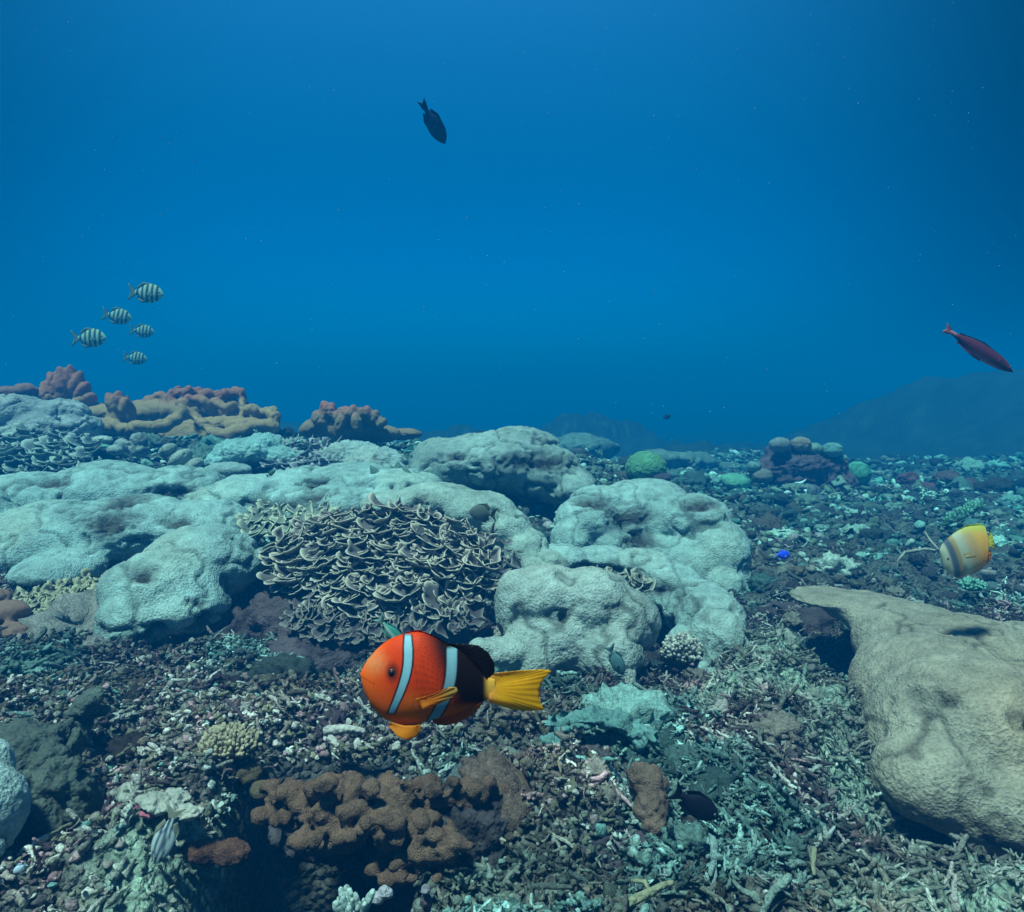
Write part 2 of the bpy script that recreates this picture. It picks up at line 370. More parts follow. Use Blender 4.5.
# bigger knobbly lumps bedded among the pieces
pts = spots(1100, 1.3, 9.5, .9); n = len(pts); scl = np.exp(rng.normal(-2.55, .4, n)) * (.7 + .13 * pts[:, 1]); pts[:, 2] -= .0 * scl
rot = rotm(rng.uniform(-.3, .3, n), rng.uniform(-.3, .3, n), rng.uniform(0, 6.28, n)); big = []
for q in range(5):
    v, f = ico(4); d_ = 1 + .5 * fbm(v + q * 5, 1.3, 4, q) + .42 * (.5 - worley(v + q, 2.6, q)) + .30 * (.5 - worley(v + q, 6.5, q + 9)) + .3 * fbm(v + q, 6, 3, q + 3); big.append((v * d_[:, None] * np.array([.6, .5, .36]), f))
d_ = scatter(big, [1] * 5, pts, scl, rot, palette(pts, rng.random(n) * .8, rng.random(n)) * .8)
vs, fs, k, ts = [], [], 0, []
for (v, f, t) in (a, b, c, d_): vs.append(v); fs.append(f + k); ts.append(t); k += len(v)
o = mkobj('coral_rubble', np.concatenate(vs), np.concatenate(fs), M_RUBBLE, np.concatenate(ts), origin=np.zeros(3), smooth=True)
tag(o, 'loose broken pieces of dead coral covering the seabed', 'rubble', kind='stuff')

# ------------------------------------------------------------------ lobed corals
def lobes_mesh(lobes, voxel, smooth_it=6):
    """lobes: (px, py, rx, rz, D, depth radius [, tilt degrees]) in pixels at depth D -> one closed surface"""
    bm = bmesh.new()
    for l in lobes:
        px, py, rx, rz, D = l[:5]; rd = l[5] if len(l) > 5 and l[5] else (rx + rz) / 2; tilt = l[6] if len(l) > 6 else 0
        s = D / F; c = P(px, py, D)
        M = Matrix.Translation(Vector(c)) @ Matrix.Rotation(R(-tilt), 4, 'Y') @ Matrix.Diagonal((rx * s, rd * s, rz * s, 1))
        bmesh.ops.create_icosphere(bm, subdivisions=3, radius=1, matrix=M)
    me = bpy.data.meshes.new('tmp'); bm.to_mesh(me); bm.free()
    ob = bpy.data.objects.new('tmp', me); COL.objects.link(ob)
    m = ob.modifiers.new('r', 'REMESH'); m.mode = 'VOXEL'; m.voxel_size = voxel
    if smooth_it:
        s_ = ob.modifiers.new('s', 'SMOOTH'); s_.factor = .6; s_.iterations = smooth_it
    dg = bpy.context.evaluated_depsgraph_get(); ev = ob.evaluated_get(dg); em = ev.to_mesh()
    V = np.empty(len(em.vertices) * 3, np.float32); em.vertices.foreach_get('co', V); V = V.reshape(-1, 3).astype(float)
    fv = np.empty(len(em.loops), np.int32); em.loops.foreach_get('vertex_index', fv)
    tot = np.empty(len(em.polygons), np.int32); em.polygons.foreach_get('loop_total', tot)
    ls = np.empty(len(em.polygons), np.int32); em.polygons.foreach_get('loop_start', ls)
    q = [np.stack([fv[ls[tot == k] + j] for j in range(k)], 1) for k in (3, 4) if (tot == k).any()]
    ev.to_mesh_clear(); bpy.data.objects.remove(ob); bpy.data.meshes.remove(me)
    return V, q

DEAD_SHADE = np.array([.060, .066, .062])  # dead crust of worn pits; also paints the shade of hollows
def nearer(ls): return [(l[0], l[1], l[2], l[3], l[4] - .42 * min(max((l[1] - 600) / 160, 0), 1.05)) + tuple(l[5:]) for l in ls]
def nearp(ls): return [(l[0], l[1], l[2] - .42 * min(max((l[1] - 600) / 160, 0), 1.05)) + tuple(l[3:]) for l in ls]
def massive(name, label, lobes, voxel=.010, base=(.40, .46, .42), amp=.022, pits=(), seed=0, m=None, cat='coral', group=None,
            lump=(16, .012), fine=(60, .0035), deadlow=.0, sm=11, tintfn=None, holes=.0):
    V, q = lobes_mesh(lobes, voxel, sm); nn = normals(V, q)
    d = fbm(V, 3.2, 3, seed + 3) * amp * 1.25 + (.45 - worley(V + .03 * np.stack([fbm(V, 9, 2, seed + k) for k in (11, 12, 13)], 1), lump[0] * .8, seed + 5)) * lump[1] * .6 + fbm(V, 15, 3, seed + 6) * amp * .22 + fbm(V, fine[0] * .8, 3, seed + 9, .65) * fine[1] * 2.0
    cr = np.abs(fbm(V, 5, 3, seed + 31)); d -= np.exp(-(cr / .05) ** 2) * amp * .9      # creases between knuckles
    tint = np.ones((len(V), 3)) * np.array(base)
    mo = fbm(V, 4, 3, seed + 41)[:, None]; tint = tint * (1 + .30 * mo) * (1 + .25 * fbm(V, 13, 3, seed + 42)[:, None])
    warm = np.clip(fbm(V, 2.2, 2, seed + 43), 0, 1)[:, None]; tint = tint * (1 - warm) + warm * tint * np.array([1.18, .98, .84])
    tint = tint * (1 - .55 * np.exp(-(cr / .04) ** 2))[:, None]                     # crease shade painted into the coral colour
    wgt = np.zeros(len(V))
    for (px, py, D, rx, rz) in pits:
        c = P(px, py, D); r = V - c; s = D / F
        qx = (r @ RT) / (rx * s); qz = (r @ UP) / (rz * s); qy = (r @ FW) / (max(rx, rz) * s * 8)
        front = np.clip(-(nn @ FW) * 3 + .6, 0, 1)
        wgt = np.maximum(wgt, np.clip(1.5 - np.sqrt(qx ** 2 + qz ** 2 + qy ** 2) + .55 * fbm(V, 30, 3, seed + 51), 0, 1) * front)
    if holes:                                                       # little worn dark pits
        h = np.clip((fbm(V, 11, 3, seed + 71) - (.62 - holes)) * 9, 0, 1) * np.clip((fbm(V, 2.5, 2, seed + 73) + .25) * 3, 0, 1); wgt = np.maximum(wgt, h * .9)
    if deadlow:                                                     # bare rock foot of the colony
        zl = V[:, 2].min(); h = V[:, 2].max() - zl
        k = np.clip((zl + deadlow * h - V[:, 2]) / (.12 * h) + .8 * fbm(V, 9, 3, seed + 81), 0, 1) ; wgt = np.maximum(wgt, k)
    d -= wgt * .028 - wgt * (.4 - worley(V, 45, 7)) * .022
    pit_dark = DEAD_SHADE * (1 + 1.6 * np.clip(fbm(V, 45, 3, seed + 91), -.5, 1))[:, None]
    tint = tint * (1 - wgt[:, None]) + pit_dark * wgt[:, None]
    if tintfn: tint = tintfn(V, nn, tint)
    V = V + nn * d[:, None]
    o = mkobj(name, V, q, m or M_PORITES, tint)
    tag(o, label, cat, group)
    return o, V, nn

BASE = (.30, .46, .45); WARM = (.36, .40, .34)
massive('boulder_coral', 'widest pale coral mass over the left side of the reef, dark hollows on top',
    [(35, 505, 62, 34, 3.9, 55), (110, 492, 66, 30, 4.0, 60), (180, 486, 46, 22, 4.0, 40), (222, 506, 42, 20, 3.8, 50), (60, 545, 78, 44, 3.4, 70), (140, 528, 72, 34, 3.4, 60), (200, 530, 50, 30, 3.4, 60), (10, 560, 40, 30, 3.2, 50),
     (205, 562, 62, 36, 2.95, 70), (165, 590, 62, 42, 2.75, 60), (135, 622, 38, 32, 2.6, 40), (190, 605, 40, 28, 2.7, 50), (60, 572, 40, 22, 3.0, 60), (-40, 540, 60, 60, 3.4, 60), (118, 640, 20, 15, 2.55, 20)],
    .011, BASE, pits=[(168, 494, 3.75, 20, 7), (118, 522, 3.25, 24, 15), (165, 566, 2.75, 13, 7), (35, 590, 2.9, 26, 12), (188, 518, 3.3, 16, 6), (70, 480, 3.9, 14, 5)], seed=1, amp=.016, holes=.22)
massive('boulder_coral', 'low pale coral hump stretching behind the lettuce coral, with small dark rubble pockets',
    [(255, 494, 44, 20, 3.85, 60), (300, 483, 45, 18, 4.0, 50), (350, 482, 50, 19, 4.0, 50), (398, 486, 44, 17, 3.9, 50), (320, 505, 80, 22, 3.7, 50), (232, 516, 24, 12, 3.6, 30), (380, 505, 50, 18, 3.7, 40)],
    .011, BASE, pits=[(318, 480, 3.8, 9, 6), (262, 500, 3.6, 14, 6), (325, 494, 3.7, 12, 5), (290, 505, 3.5, 26, 6)], seed=20, holes=.14)
massive('boulder_coral', 'smooth pale coral arch curving down to the right above the lettuce coral',
    [(395, 505, 38, 17, 3.5, 40), (435, 500, 48, 18, 3.5, 40), (475, 510, 42, 20, 3.45, 40), (503, 528, 30, 22, 3.4, 35), (525, 548, 26, 22, 3.35, 35), (545, 566, 24, 16, 3.2, 30), (450, 525, 60, 22, 3.55, 30)],
    .010, (.34, .46, .42), pits=[(418, 503, 3.3, 9, 7), (400, 515, 3.3, 20, 6)], seed=30, amp=.014, holes=.0)
massive('boulder_coral', 'large domed grey coral behind the arch, highest pale coral, shaded below its brow',
    [(492, 462, 66, 30, 4.6, 60), (448, 468, 38, 30, 4.6, 45), (540, 474, 44, 30, 4.6, 50), (570, 488, 30, 22, 4.5, 45), (500, 502, 70, 30, 4.8, 40), (430, 480, 22, 26, 4.5, 30), (520, 445, 40, 16, 4.8, 40)],
    .012, (.275, .385, .365), pits=[(535, 462, 4.35, 40, 8), (455, 455, 4.4, 12, 5), (505, 512, 4.4, 60, 12)], seed=40, amp=.03, lump=(12, .02), holes=.08)  # the broad low pit paints the shade under the brow
massive('boulder_coral', 'pale knobbly-shouldered coral mass right of the domed one, dark hollow in its middle',
    [(590, 520, 36, 24, 3.9, 40), (572, 540, 22, 20, 3.8, 30), (612, 542, 24, 16, 3.8, 25), (600, 500, 30, 14, 4.1, 30), (645, 498, 44, 20, 4.2, 40), (690, 520, 40, 28, 4.0, 45), (715, 552, 34, 32, 3.85, 45), (690, 565, 42, 32, 3.85, 45), (718, 588, 28, 32, 3.75, 40), (650, 548, 24, 16, 3.9, 30), (640, 580, 60, 26, 4.05, 30), (735, 578, 16, 22, 3.8, 25), (635, 528, 44, 30, 4.0, 26)],
    .010, (.31, .465, .45), pits=[(632, 518, 3.8, 24, 13), (640, 538, 3.8, 18, 9), (700, 505, 3.85, 20, 5), (590, 500, 3.9, 20, 4)], seed=50, amp=.016, lump=(14, .020), holes=.18)
massive('boulder_coral', 'curved pale coral ridge ending in a rounded drop beside the rubble slope',
    [(560, 558, 28, 14, 3.35, 30), (600, 560, 34, 14, 3.4, 30), (640, 568, 34, 18, 3.3, 30), (672, 588, 34, 24, 3.15, 35), (700, 612, 36, 32, 2.98, 40), (718, 645, 30, 40, 2.62, 42), (698, 655, 34, 34, 2.7, 38), (640, 600, 30, 20, 3.25, 30), (720, 672, 26, 20, 2.5, 30), (710, 622, 34, 32, 2.8, 40)],
    .009, (.31, .455, .44), pits=[(635, 583, 3.2, 28, 9), (605, 572, 3.25, 24, 6), (678, 628, 3.0, 17, 14), (585, 566, 3.3, 12, 4)], seed=60, amp=.012, holes=.14)
massive('boulder_coral', 'rounded front coral head whose thin lip points left behind the clownfish tail',
    [(545, 598, 48, 34, 2.65, 45), (592, 604, 46, 38, 2.62, 45), (620, 622, 42, 38, 2.6, 40), (560, 640, 58, 36, 2.58, 42), (610, 655, 36, 34, 2.5, 36), (528, 660, 34, 24, 2.5, 30), (502, 652, 28, 14, 2.45, 22), (482, 645, 16, 6, 2.42, 12), (628, 680, 12, 16, 2.42, 14), (515, 605, 22, 36, 2.65, 30)],
    .0075, (.33, .41, .38), pits=[(575, 690, 2.45, 36, 10), (650, 668, 2.55, 14, 10)], seed=70, amp=.010, lump=(18, .014), holes=.10)
massive('boulder_coral', 'big tan boulder coral at right with worn hollows and a thin ledge over a cave',
    [(826, 597, 38, 5, 2.85, 40), (872, 609, 48, 14, 2.8, 50), (900, 622, 54, 20, 2.72, 55), (915, 632, 56, 28, 2.65, 60), (965, 660, 78, 44, 2.42, 85), (1040, 680, 90, 54, 2.38, 95), (940, 700, 84, 66, 2.22, 85), (968, 740, 100, 86, 2.02, 100), (1050, 760, 110, 94, 2.0, 115), (935, 778, 60, 46, 1.86, 55), (1000, 797, 84, 50, 1.84, 70), (893, 690, 42, 48, 2.3, 50), (950, 675, 90, 50, 2.36, 85), (900, 645, 44, 36, 2.55, 55)],
    .0085, (.32, .305, .24), pits=nearp([(966, 724, 2.05, 11, 10), (978, 744, 2.05, 11, 12), (1008, 735, 2.0, 14, 7), (958, 748, 2.05, 14, 6), (955, 655, 2.35, 10, 4), (962, 648, 2.35, 5, 9), (883, 612, 2.75, 10, 5), (925, 775, 2.0, 6, 4)]),
    seed=80, amp=.005, lump=(9, .006), fine=(55, .003), holes=.05, sm=34)
massive('boulder_coral', 'pale coral edge cut off by the left border low beside the dark rock',
    [(-18, 812, 42, 46, 1.30, 40), (-30, 770, 40, 34, 1.35, 35), (-8, 838, 22, 22, 1.28, 22)], .005, (.34, .50, .50), seed=90, amp=.006, lump=(28, .005), fine=(90, .002))
massive('boulder_coral', 'small grey coral head at the left border above the dark rock',
    [(5, 706, 32, 16, 1.95, 28), (32, 716, 12, 12, 1.93, 12), (-20, 715, 30, 24, 1.95, 30)], .006, (.36, .40, .36), seed=95, amp=.008, lump=(26, .008), deadlow=.25)
massive('reef_rock', 'dark green-grey rock face below the small grey coral head at the left border',
    [(15, 770, 60, 46, 1.55, 50), (65, 800, 34, 50, 1.45, 40), (55, 745, 34, 25, 1.6, 30), (88, 712, 22, 20, 1.8, 25)], .009, (.085, .11, .095), seed=97, amp=.03, lump=(22, .03), fine=(60, .012), m=M_ROUGH, cat='rock')
massive('tube_sponge', 'short round-topped stump standing right of the small grey coral head',
    [(51, 706, 7, 6, 1.9, 7), (51, 718, 8, 14, 1.9, 8)], .004, (.16, .19, .18), seed=98, amp=.004, lump=(40, .003), m=M_ROUGH, cat='sponge')

# cave roof rock and ledge for the brown colony
massive('reef_rock', 'dark overhanging rock shelf that carries the brown coral cluster over the black cave',
    [(335, 828, 62, 14, 1.54, 60), (400, 834, 90, 28, 1.52, 65), (470, 835, 55, 45, 1.45, 50), (430, 880, 60, 40, 1.42, 45), (500, 806, 34, 16, 1.52, 36)],
    .008, (.055, .05, .055), seed=99, amp=.02, lump=(22, .02), fine=(60, .01), m=M_ROUGH, cat='rock')

# brown cluster: many fuzzy cushions grown together
rb = random.Random(5); lb = []
for (cx, cy_, rx, ry, D, n_) in [(290, 795, 34, 14, 1.45, 8), (375, 785, 60, 12, 1.47, 10), (375, 822, 60, 18, 1.38, 14), (300, 812, 42, 18, 1.42, 9), (345, 800, 50, 28, 1.40, 14), (400, 800, 50, 24, 1.42, 16), (400, 838, 52, 24, 1.34, 16), (450, 800, 40, 22, 1.44, 10), (330, 835, 34, 14, 1.36, 8), (440, 855, 32, 26, 1.33, 11), (485, 800, 30, 20, 1.46, 8), (390, 872, 26, 10, 1.31, 4)]:
    for _ in range(int(n_ * 2.3)):
        a, rr = rb.uniform(0, 6.28), math.sqrt(rb.random())
        q = rb.uniform(5, 12.5); lb.append((cx + rx * rr * math.cos(a), cy_ + ry * rr * math.sin(a), q, q * .72, D + rb.uniform(-.035, .05), q * .9))
massive('cushion_coral', 'brown cluster of round fuzzy cushions in the foreground over the black cave', lb, .0055, (.175, .11, .075), seed=110, amp=.004, lump=(44, .008), fine=(120, .0035), m=M_FUZZ, sm=2)
massive('cushion_coral', 'reddish brown pair of cushions on the left edge of the cave beside green sand', [(205, 852, 17, 13, 1.36, 14), (232, 853, 19, 13, 1.36, 15), (188, 850, 8, 7, 1.36, 8)], .0045, (.19, .095, .062), seed=111, amp=.003, lump=(40, .004), fine=(120, .003), m=M_FUZZ, sm=4)
massive('cushion_coral', 'low olive brown cushions beside the tan cauliflower coral', [(190, 783, 16, 9, 1.62, 12), (212, 790, 14, 8, 1.6, 12), (248, 775, 14, 12, 1.6, 12), (262, 790, 12, 8, 1.55, 12)], .005, (.17, .14, .085), seed=112, amp=.003, lump=(40, .004), m=M_FUZZ, sm=4)
massive('cushion_coral', 'upright brown fuzzy lump next to the black fish', [(648, 785, 19, 19, 1.50, 17), (652, 808, 18, 20, 1.47, 16), (640, 775, 12, 11, 1.5, 12), (655, 825, 12, 10, 1.45, 12)], .0045, (.20, .14, .105), seed=113, amp=.004, lump=(45, .005), fine=(110, .004), m=M_FUZZ, sm=4)
massive('cushion_coral', 'dark brown round cushions right of the brown cluster', [(505, 790, 16, 14, 1.5, 14), (515, 812, 22, 14, 1.48, 18), (535, 800, 12, 10, 1.5, 12)], .005, (.10, .07, .065), seed=114, amp=.004, lump=(45, .004), m=M_FUZZ, sm=4)
massive('encrusted_rock', 'turquoise crusted rock right of the clownfish tail with a dark gap beneath',
    [(560, 722, 20, 9, 1.78, 18), (590, 717, 24, 10, 1.8, 22), (622, 722, 20, 10, 1.8, 22), (553, 745, 14, 9, 1.7, 14), (642, 735, 18, 12, 1.75, 14)],
    .006, (.12, .26, .25), seed=120, amp=.026, lump=(30, .02), fine=(75, .009), m=M_ROUGH, cat='rock', holes=.2)
massive('encrusted_rock', 'dark ragged rock hump below the brown lump and the black fish',
    [(590, 850, 50, 22, 1.42, 35), (640, 858, 50, 26, 1.42, 35), (680, 870, 30, 26, 1.42, 30), (560, 862, 30, 16, 1.38, 25)], .008, (.06, .055, .07), seed=121, amp=.022, lump=(26, .026), fine=(70, .012), m=M_ROUGH, cat='rock')
massive('encrusted_rock', 'dark rubble-covered mound at the foot of the front coral head',
    [(690, 725, 40, 24, 2.25, 35), (650, 712, 34, 14, 2.35, 30), (715, 735, 26, 18, 2.2, 25)], .009, (.085, .085, .09), seed=122, amp=.022, lump=(24, .026), fine=(70, .012), m=M_ROUGH, cat='rock')
massive('reef_rock', 'dark rock wall of the cave beneath the ledge of the tan boulder', [(830, 640, 60, 36, 3.2, 30), (785, 625, 30, 22, 3.2, 30), (870, 670, 30, 40, 2.95, 30)], .012, (.07, .055, .065), seed=123, amp=.03, lump=(20, .03), fine=(60, .012), m=M_ROUGH, cat='rock')
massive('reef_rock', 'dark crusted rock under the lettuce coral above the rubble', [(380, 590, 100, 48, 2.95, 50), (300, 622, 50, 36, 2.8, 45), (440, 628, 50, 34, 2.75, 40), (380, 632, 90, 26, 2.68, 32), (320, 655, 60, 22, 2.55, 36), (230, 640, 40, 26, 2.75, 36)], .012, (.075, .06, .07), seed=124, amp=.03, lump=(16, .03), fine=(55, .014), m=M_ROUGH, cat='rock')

# leather corals on the skyline
def leather_tint(pyred, base, red):
    def fn(V, nn, t):
        r = V - CAM; D = r @ FW; zr = (r @ UP)
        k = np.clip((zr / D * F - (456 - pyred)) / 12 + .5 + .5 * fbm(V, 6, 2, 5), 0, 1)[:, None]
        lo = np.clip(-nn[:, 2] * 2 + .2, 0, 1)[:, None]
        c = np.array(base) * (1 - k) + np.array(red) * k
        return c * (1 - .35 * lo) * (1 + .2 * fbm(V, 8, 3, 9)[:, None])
    return fn
rl = random.Random(3)
LE = [(66 + 0 * i, 0, 0, 0, 0) for i in range(0)]
for (x, y, rx, rz, D, t) in [(44, 397, 5, 9, 5.8, 35), (50, 393, 5, 14, 5.85, 30), (57, 388, 5, 18, 5.9, 22), (64, 384, 5, 19, 5.95, 12), (71, 382, 5, 18, 6.0, 0), (77, 387, 4.5, 18, 6.0, -14), (82, 394, 4.5, 14, 6.0, -26), (88, 401, 5, 10, 6.0, -38)]: LE.append((x, y, rx, rz, D, 10, t))
LE += [(62, 408, 30, 13, 6.05, 22), (88, 412, 22, 10, 6.1, 18), (104, 414, 26, 9, 6.05, 22), (79, 410, 8, 13, 5.75, 8), (80, 402, 5, 5, 5.72, 6), (112, 404, 5, 13, 5.8, 8, 14), (119, 402, 5, 12, 5.78, 8), (126, 406, 4.5, 12, 5.76, 8, -10), (121, 416, 14, 14, 5.85, 12), (131, 414, 4.5, 14, 5.8, 10),
       (98, 424, 22, 6, 5.75, 12), (112, 427, 9, 7, 5.6, 8), (124, 430, 9, 7, 5.6, 8), (137, 428, 10, 8, 5.6, 9), (150, 428, 10, 7, 5.65, 9), (163, 426, 10, 7, 5.65, 9), (175, 420, 9, 7, 5.7, 9), (181, 412, 7, 8, 5.75, 9),
       (160, 412, 40, 15, 6.25, 24), (160, 396, 8, 6, 6.2, 8), (150, 399, 7, 5, 6.2, 8), (168, 399, 7, 5, 6.2, 8), (140, 404, 10, 6, 6.2, 10), (183, 404, 7, 7, 5.85, 8),
       (195, 416, 11, 5, 5.85, 8, -48), (205, 425, 13, 6, 5.8, 9, -38), (218, 434, 14, 7, 5.75, 10, -20), (234, 434, 14, 8, 5.75, 10, 15), (222, 424, 30, 9, 5.95, 12), (248, 426, 24, 8, 5.85, 12), (268, 427, 12, 8, 5.9, 12), (195, 445, 50, 26, 6.2, 18), (120, 445, 50, 20, 6.2, 18), (235, 440, 34, 18, 6.15, 18),
       (205, 404, 36, 15, 6.4, 7), (235, 412, 30, 12, 6.35, 7), (262, 420, 16, 9, 6.25, 8)]
for i in range(22):
    x = 172 + i * 3.3; LE.append((x, 394 - 2.5 * math.sin(i * .35) + 1.6 * math.sin(i * 2.2), 5, 6.5, 6.3 + .07 * math.sin(i * 1.1), 6))
for i in range(10): LE.append((243, 396 + i * 2.2, 4, 5, 6.3 - .03 * i, 7))
for i in range(28):
    x = 188 + i * 3.3; LE.append((x, 399 + i * .62 + 2.2 * math.sin(i * 1.25), 4.6, 6, 6.02 + .07 * math.sin(i * .9), 7))
LE += [(272, 413, 7, 8, 6.1, 8), (276, 420, 5, 8, 6.1, 8)]
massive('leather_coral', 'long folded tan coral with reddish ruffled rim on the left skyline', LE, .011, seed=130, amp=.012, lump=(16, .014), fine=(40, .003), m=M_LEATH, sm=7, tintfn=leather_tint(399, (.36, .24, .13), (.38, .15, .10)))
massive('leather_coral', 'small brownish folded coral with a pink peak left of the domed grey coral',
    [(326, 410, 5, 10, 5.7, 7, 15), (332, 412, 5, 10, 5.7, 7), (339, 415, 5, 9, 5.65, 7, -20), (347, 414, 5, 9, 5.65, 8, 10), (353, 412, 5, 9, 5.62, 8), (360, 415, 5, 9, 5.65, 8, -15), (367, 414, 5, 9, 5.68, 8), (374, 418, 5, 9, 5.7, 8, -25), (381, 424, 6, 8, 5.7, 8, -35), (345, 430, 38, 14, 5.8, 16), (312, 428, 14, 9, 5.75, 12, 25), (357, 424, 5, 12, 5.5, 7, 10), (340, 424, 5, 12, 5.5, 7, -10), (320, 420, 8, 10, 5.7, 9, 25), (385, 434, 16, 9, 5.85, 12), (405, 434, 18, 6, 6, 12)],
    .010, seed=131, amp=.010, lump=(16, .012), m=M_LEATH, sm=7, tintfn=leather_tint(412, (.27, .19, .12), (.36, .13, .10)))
massive('leather_coral', 'small brownish lobes peeking over the blue-grey coral at the left border', [(25, 391, 11, 8, 5.7, 12), (8, 392, 12, 6, 5.7, 12), (12, 400, 22, 8, 5.7, 12)], .010, seed=132, amp=.006, m=M_LEATH, sm=5, tintfn=leather_tint(394, (.26, .2, .14), (.28, .14, .12)))

# smaller heads on and behind the ridge
massive('boulder_coral', 'blue-grey ridged coral knoll at the left border under the skyline', [(15, 420, 34, 26, 5.0, 40), (-15, 440, 40, 40, 4.9, 40), (35, 440, 26, 26, 4.9, 34), (60, 412, 26, 12, 5.1, 30), (75, 430, 22, 18, 5.1, 30)], .011, (.30, .36, .38), seed=140, amp=.03, lump=(12, .03), fine=(40, .008), m=M_ROUGH, holes=.22)
massive('ridge_coral', 'turquoise ridged coral mound below the right end of the tan skyline coral', [(245, 452, 32, 16, 4.9, 30), (262, 445, 22, 12, 4.95, 24), (225, 462, 20, 12, 4.85, 22), (285, 458, 20, 12, 4.9, 24)], .008, (.26, .46, .46), seed=141, amp=.014, lump=(20, .03), fine=(48, .008), m=M_ROUGH)
massive('ridge_coral', 'pale knobbly coral mound sloping down to the right before the domed grey coral', [(350, 455, 34, 14, 4.95, 30), (375, 465, 34, 18, 4.85, 34), (395, 478, 22, 16, 4.7, 28), (335, 465, 20, 14, 4.9, 24)], .008, (.30, .42, .42), seed=142, amp=.014, lump=(20, .028), fine=(45, .01), m=M_ROUGH)
massive('brain_coral', 'small smooth pale dome in front of the turquoise ridged mound', [(228, 470, 24, 8, 4.6, 18)], .008, (.33, .45, .45), seed=143, amp=.004, lump=(30, .004))
massive('boulder_coral', 'short pale finger leaning left behind the widest coral mass', [(168, 450, 10, 6, 4.9, 10, 30), (180, 459, 14, 7, 4.8, 12, 40), (192, 468, 14, 7, 4.7, 12, 40)], .008, (.36, .42, .38), seed=144, amp=.004, lump=(30, .004))
massive('boulder_coral', 'little knob coral in the shade under the tan skyline coral', [(139, 440, 9, 8, 5.2, 9), (122, 446, 8, 8, 5.2, 8), (140, 450, 10, 8, 5.2, 9)], .008, (.28, .33, .32), seed=145, amp=.006, lump=(30, .008))
massive('boulder_coral', 'little pale plate above the widest coral mass', [(100, 440, 13, 4, 5.0, 10), (115, 450, 8, 5, 4.9, 8)], .007, (.36, .44, .42), seed=146, amp=.004, lump=(30, .005))
massive('brain_coral', 'bright green dome coral behind the ridge near the picture centre', [(646, 468, 21, 17, 5.6, 20)], .010, (.14, .38, .21), seed=150, amp=.003, lump=(26, .016), fine=(60, .004), m=M_ROUGH)
massive('reef_rock', 'dark stump under the bright green dome coral', [(657, 478, 14, 9, 5.55, 14), (640, 484, 20, 8, 5.7, 14)], .012, (.08, .07, .09), seed=151, amp=.02, m=M_ROUGH, cat='rock')
massive('brain_coral', 'flat green dome left of the far knobbed outcrop', [(734, 482, 16, 9, 6.8, 18)], .012, (.16, .46, .33), seed=152, amp=.004, lump=(26, .012), m=M_ROUGH)
massive('brain_coral', 'dull green dome touching the right side of the far knobbed outcrop', [(858, 474, 13, 13, 7.0, 14)], .012, (.10, .34, .24), seed=153, amp=.004, lump=(26, .012), m=M_ROUGH)
o, V_, n_ = massive('coral_outcrop', 'knobbed outcrop with pink-brown sides standing far off on the right rubble flat', [(800, 465, 34, 16, 7.0, 34), (782, 456, 16, 12, 7.0, 18), (770, 470, 22, 12, 7.0, 20), (825, 466, 24, 16, 7.0, 26), (835, 480, 20, 14, 7.0, 22), (805, 478, 44, 12, 7.0, 30)],
    .016, (.13, .085, .105), seed=154, amp=.04, lump=(9, .05), fine=(30, .02), m=M_ROUGH)
for i, (x, y, r_, lab) in enumerate([(780, 445, 11, 'grey rounded head on the left shoulder of the knobbed outcrop'), (801, 444, 11, 'brownish rounded head topping the middle of the knobbed outcrop'), (814, 449, 9, 'greenish head just right of the outcrop top'), (832, 450, 11, 'blue-grey cap on the right shoulder of the knobbed outcrop'), (754, 466, 8, 'small round head at the left foot of the knobbed outcrop'), (842, 458, 6, 'tiny pale knob on the far right edge of the knobbed outcrop'), (762, 476, 11, 'flat brownish head in front of the left foot of the knobbed outcrop')]):
    massive('head_coral', lab, [(x, y, r_, r_ * .72, 6.85, r_)], .013, [(.24, .28, .28), (.30, .25, .20), (.2, .30, .25), (.17, .34, .34), (.2, .32, .32), (.24, .36, .33), (.22, .2, .17)][i], seed=155 + i, amp=.006, lump=(24, .010), m=M_ROUGH)
massive('coral_outcrop', 'low reddish clump at the far edge of the rubble flat, left of two', [(908, 480, 12, 9, 7.0, 12), (918, 488, 20, 8, 7.0, 15)], .014, (.17, .08, .09), seed=165, amp=.03, lump=(14, .04), m=M_ROUGH)
massive('coral_outcrop', 'low dark brown clump at the far edge of the rubble flat, right of two', [(948, 478, 14, 8, 7.0, 13), (965, 486, 20, 9, 7.0, 15), (990, 488, 16, 7, 7.0, 13)], .014, (.12, .08, .08), seed=166, amp=.03, lump=(14, .04), m=M_ROUGH)
for i, (x, y, rx, ry, D, lab) in enumerate([(665, 452, 26, 9, 9.5, 'dim flat coral mound far behind the bright green dome'), (580, 440, 34, 12, 10.5, 'dim broad mound far behind the domed grey coral'), (700, 455, 22, 9, 10.5, 'dim low mound left of the knobbed outcrop, far off'), (735, 462, 18, 8, 10, 'faint small mound just left of the knobbed outcrop, far off')]):
    massive('distant_coral', lab, [(x, y + 6, rx, ry, D, rx), (x + rx * .5, y + 9, rx * .7, ry * .8, D, rx * .6)], .03, (.16, .24, .22), seed=170 + i, amp=.06, lump=(6, .08), m=M_ROUGH)
massive('coral_stump', 'small grey cone standing on the rubble flat before the knobbed outcrop', [(814, 492, 7, 8, 6.0, 7), (817, 499, 11, 6, 6.0, 9)], .010, (.13, .17, .20), seed=180, amp=.006, m=M_ROUGH)
massive('leather_coral', 'smooth brown folds at the left border above the fine branching coral', [(6, 612, 22, 13, 2.6, 20), (12, 632, 20, 10, 2.5, 20), (-10, 600, 20, 12, 2.7, 20)], .008, seed=181, amp=.008, m=M_LEATH, sm=5, tintfn=leather_tint(500, (.20, .12, .09), (.20, .12, .09)))
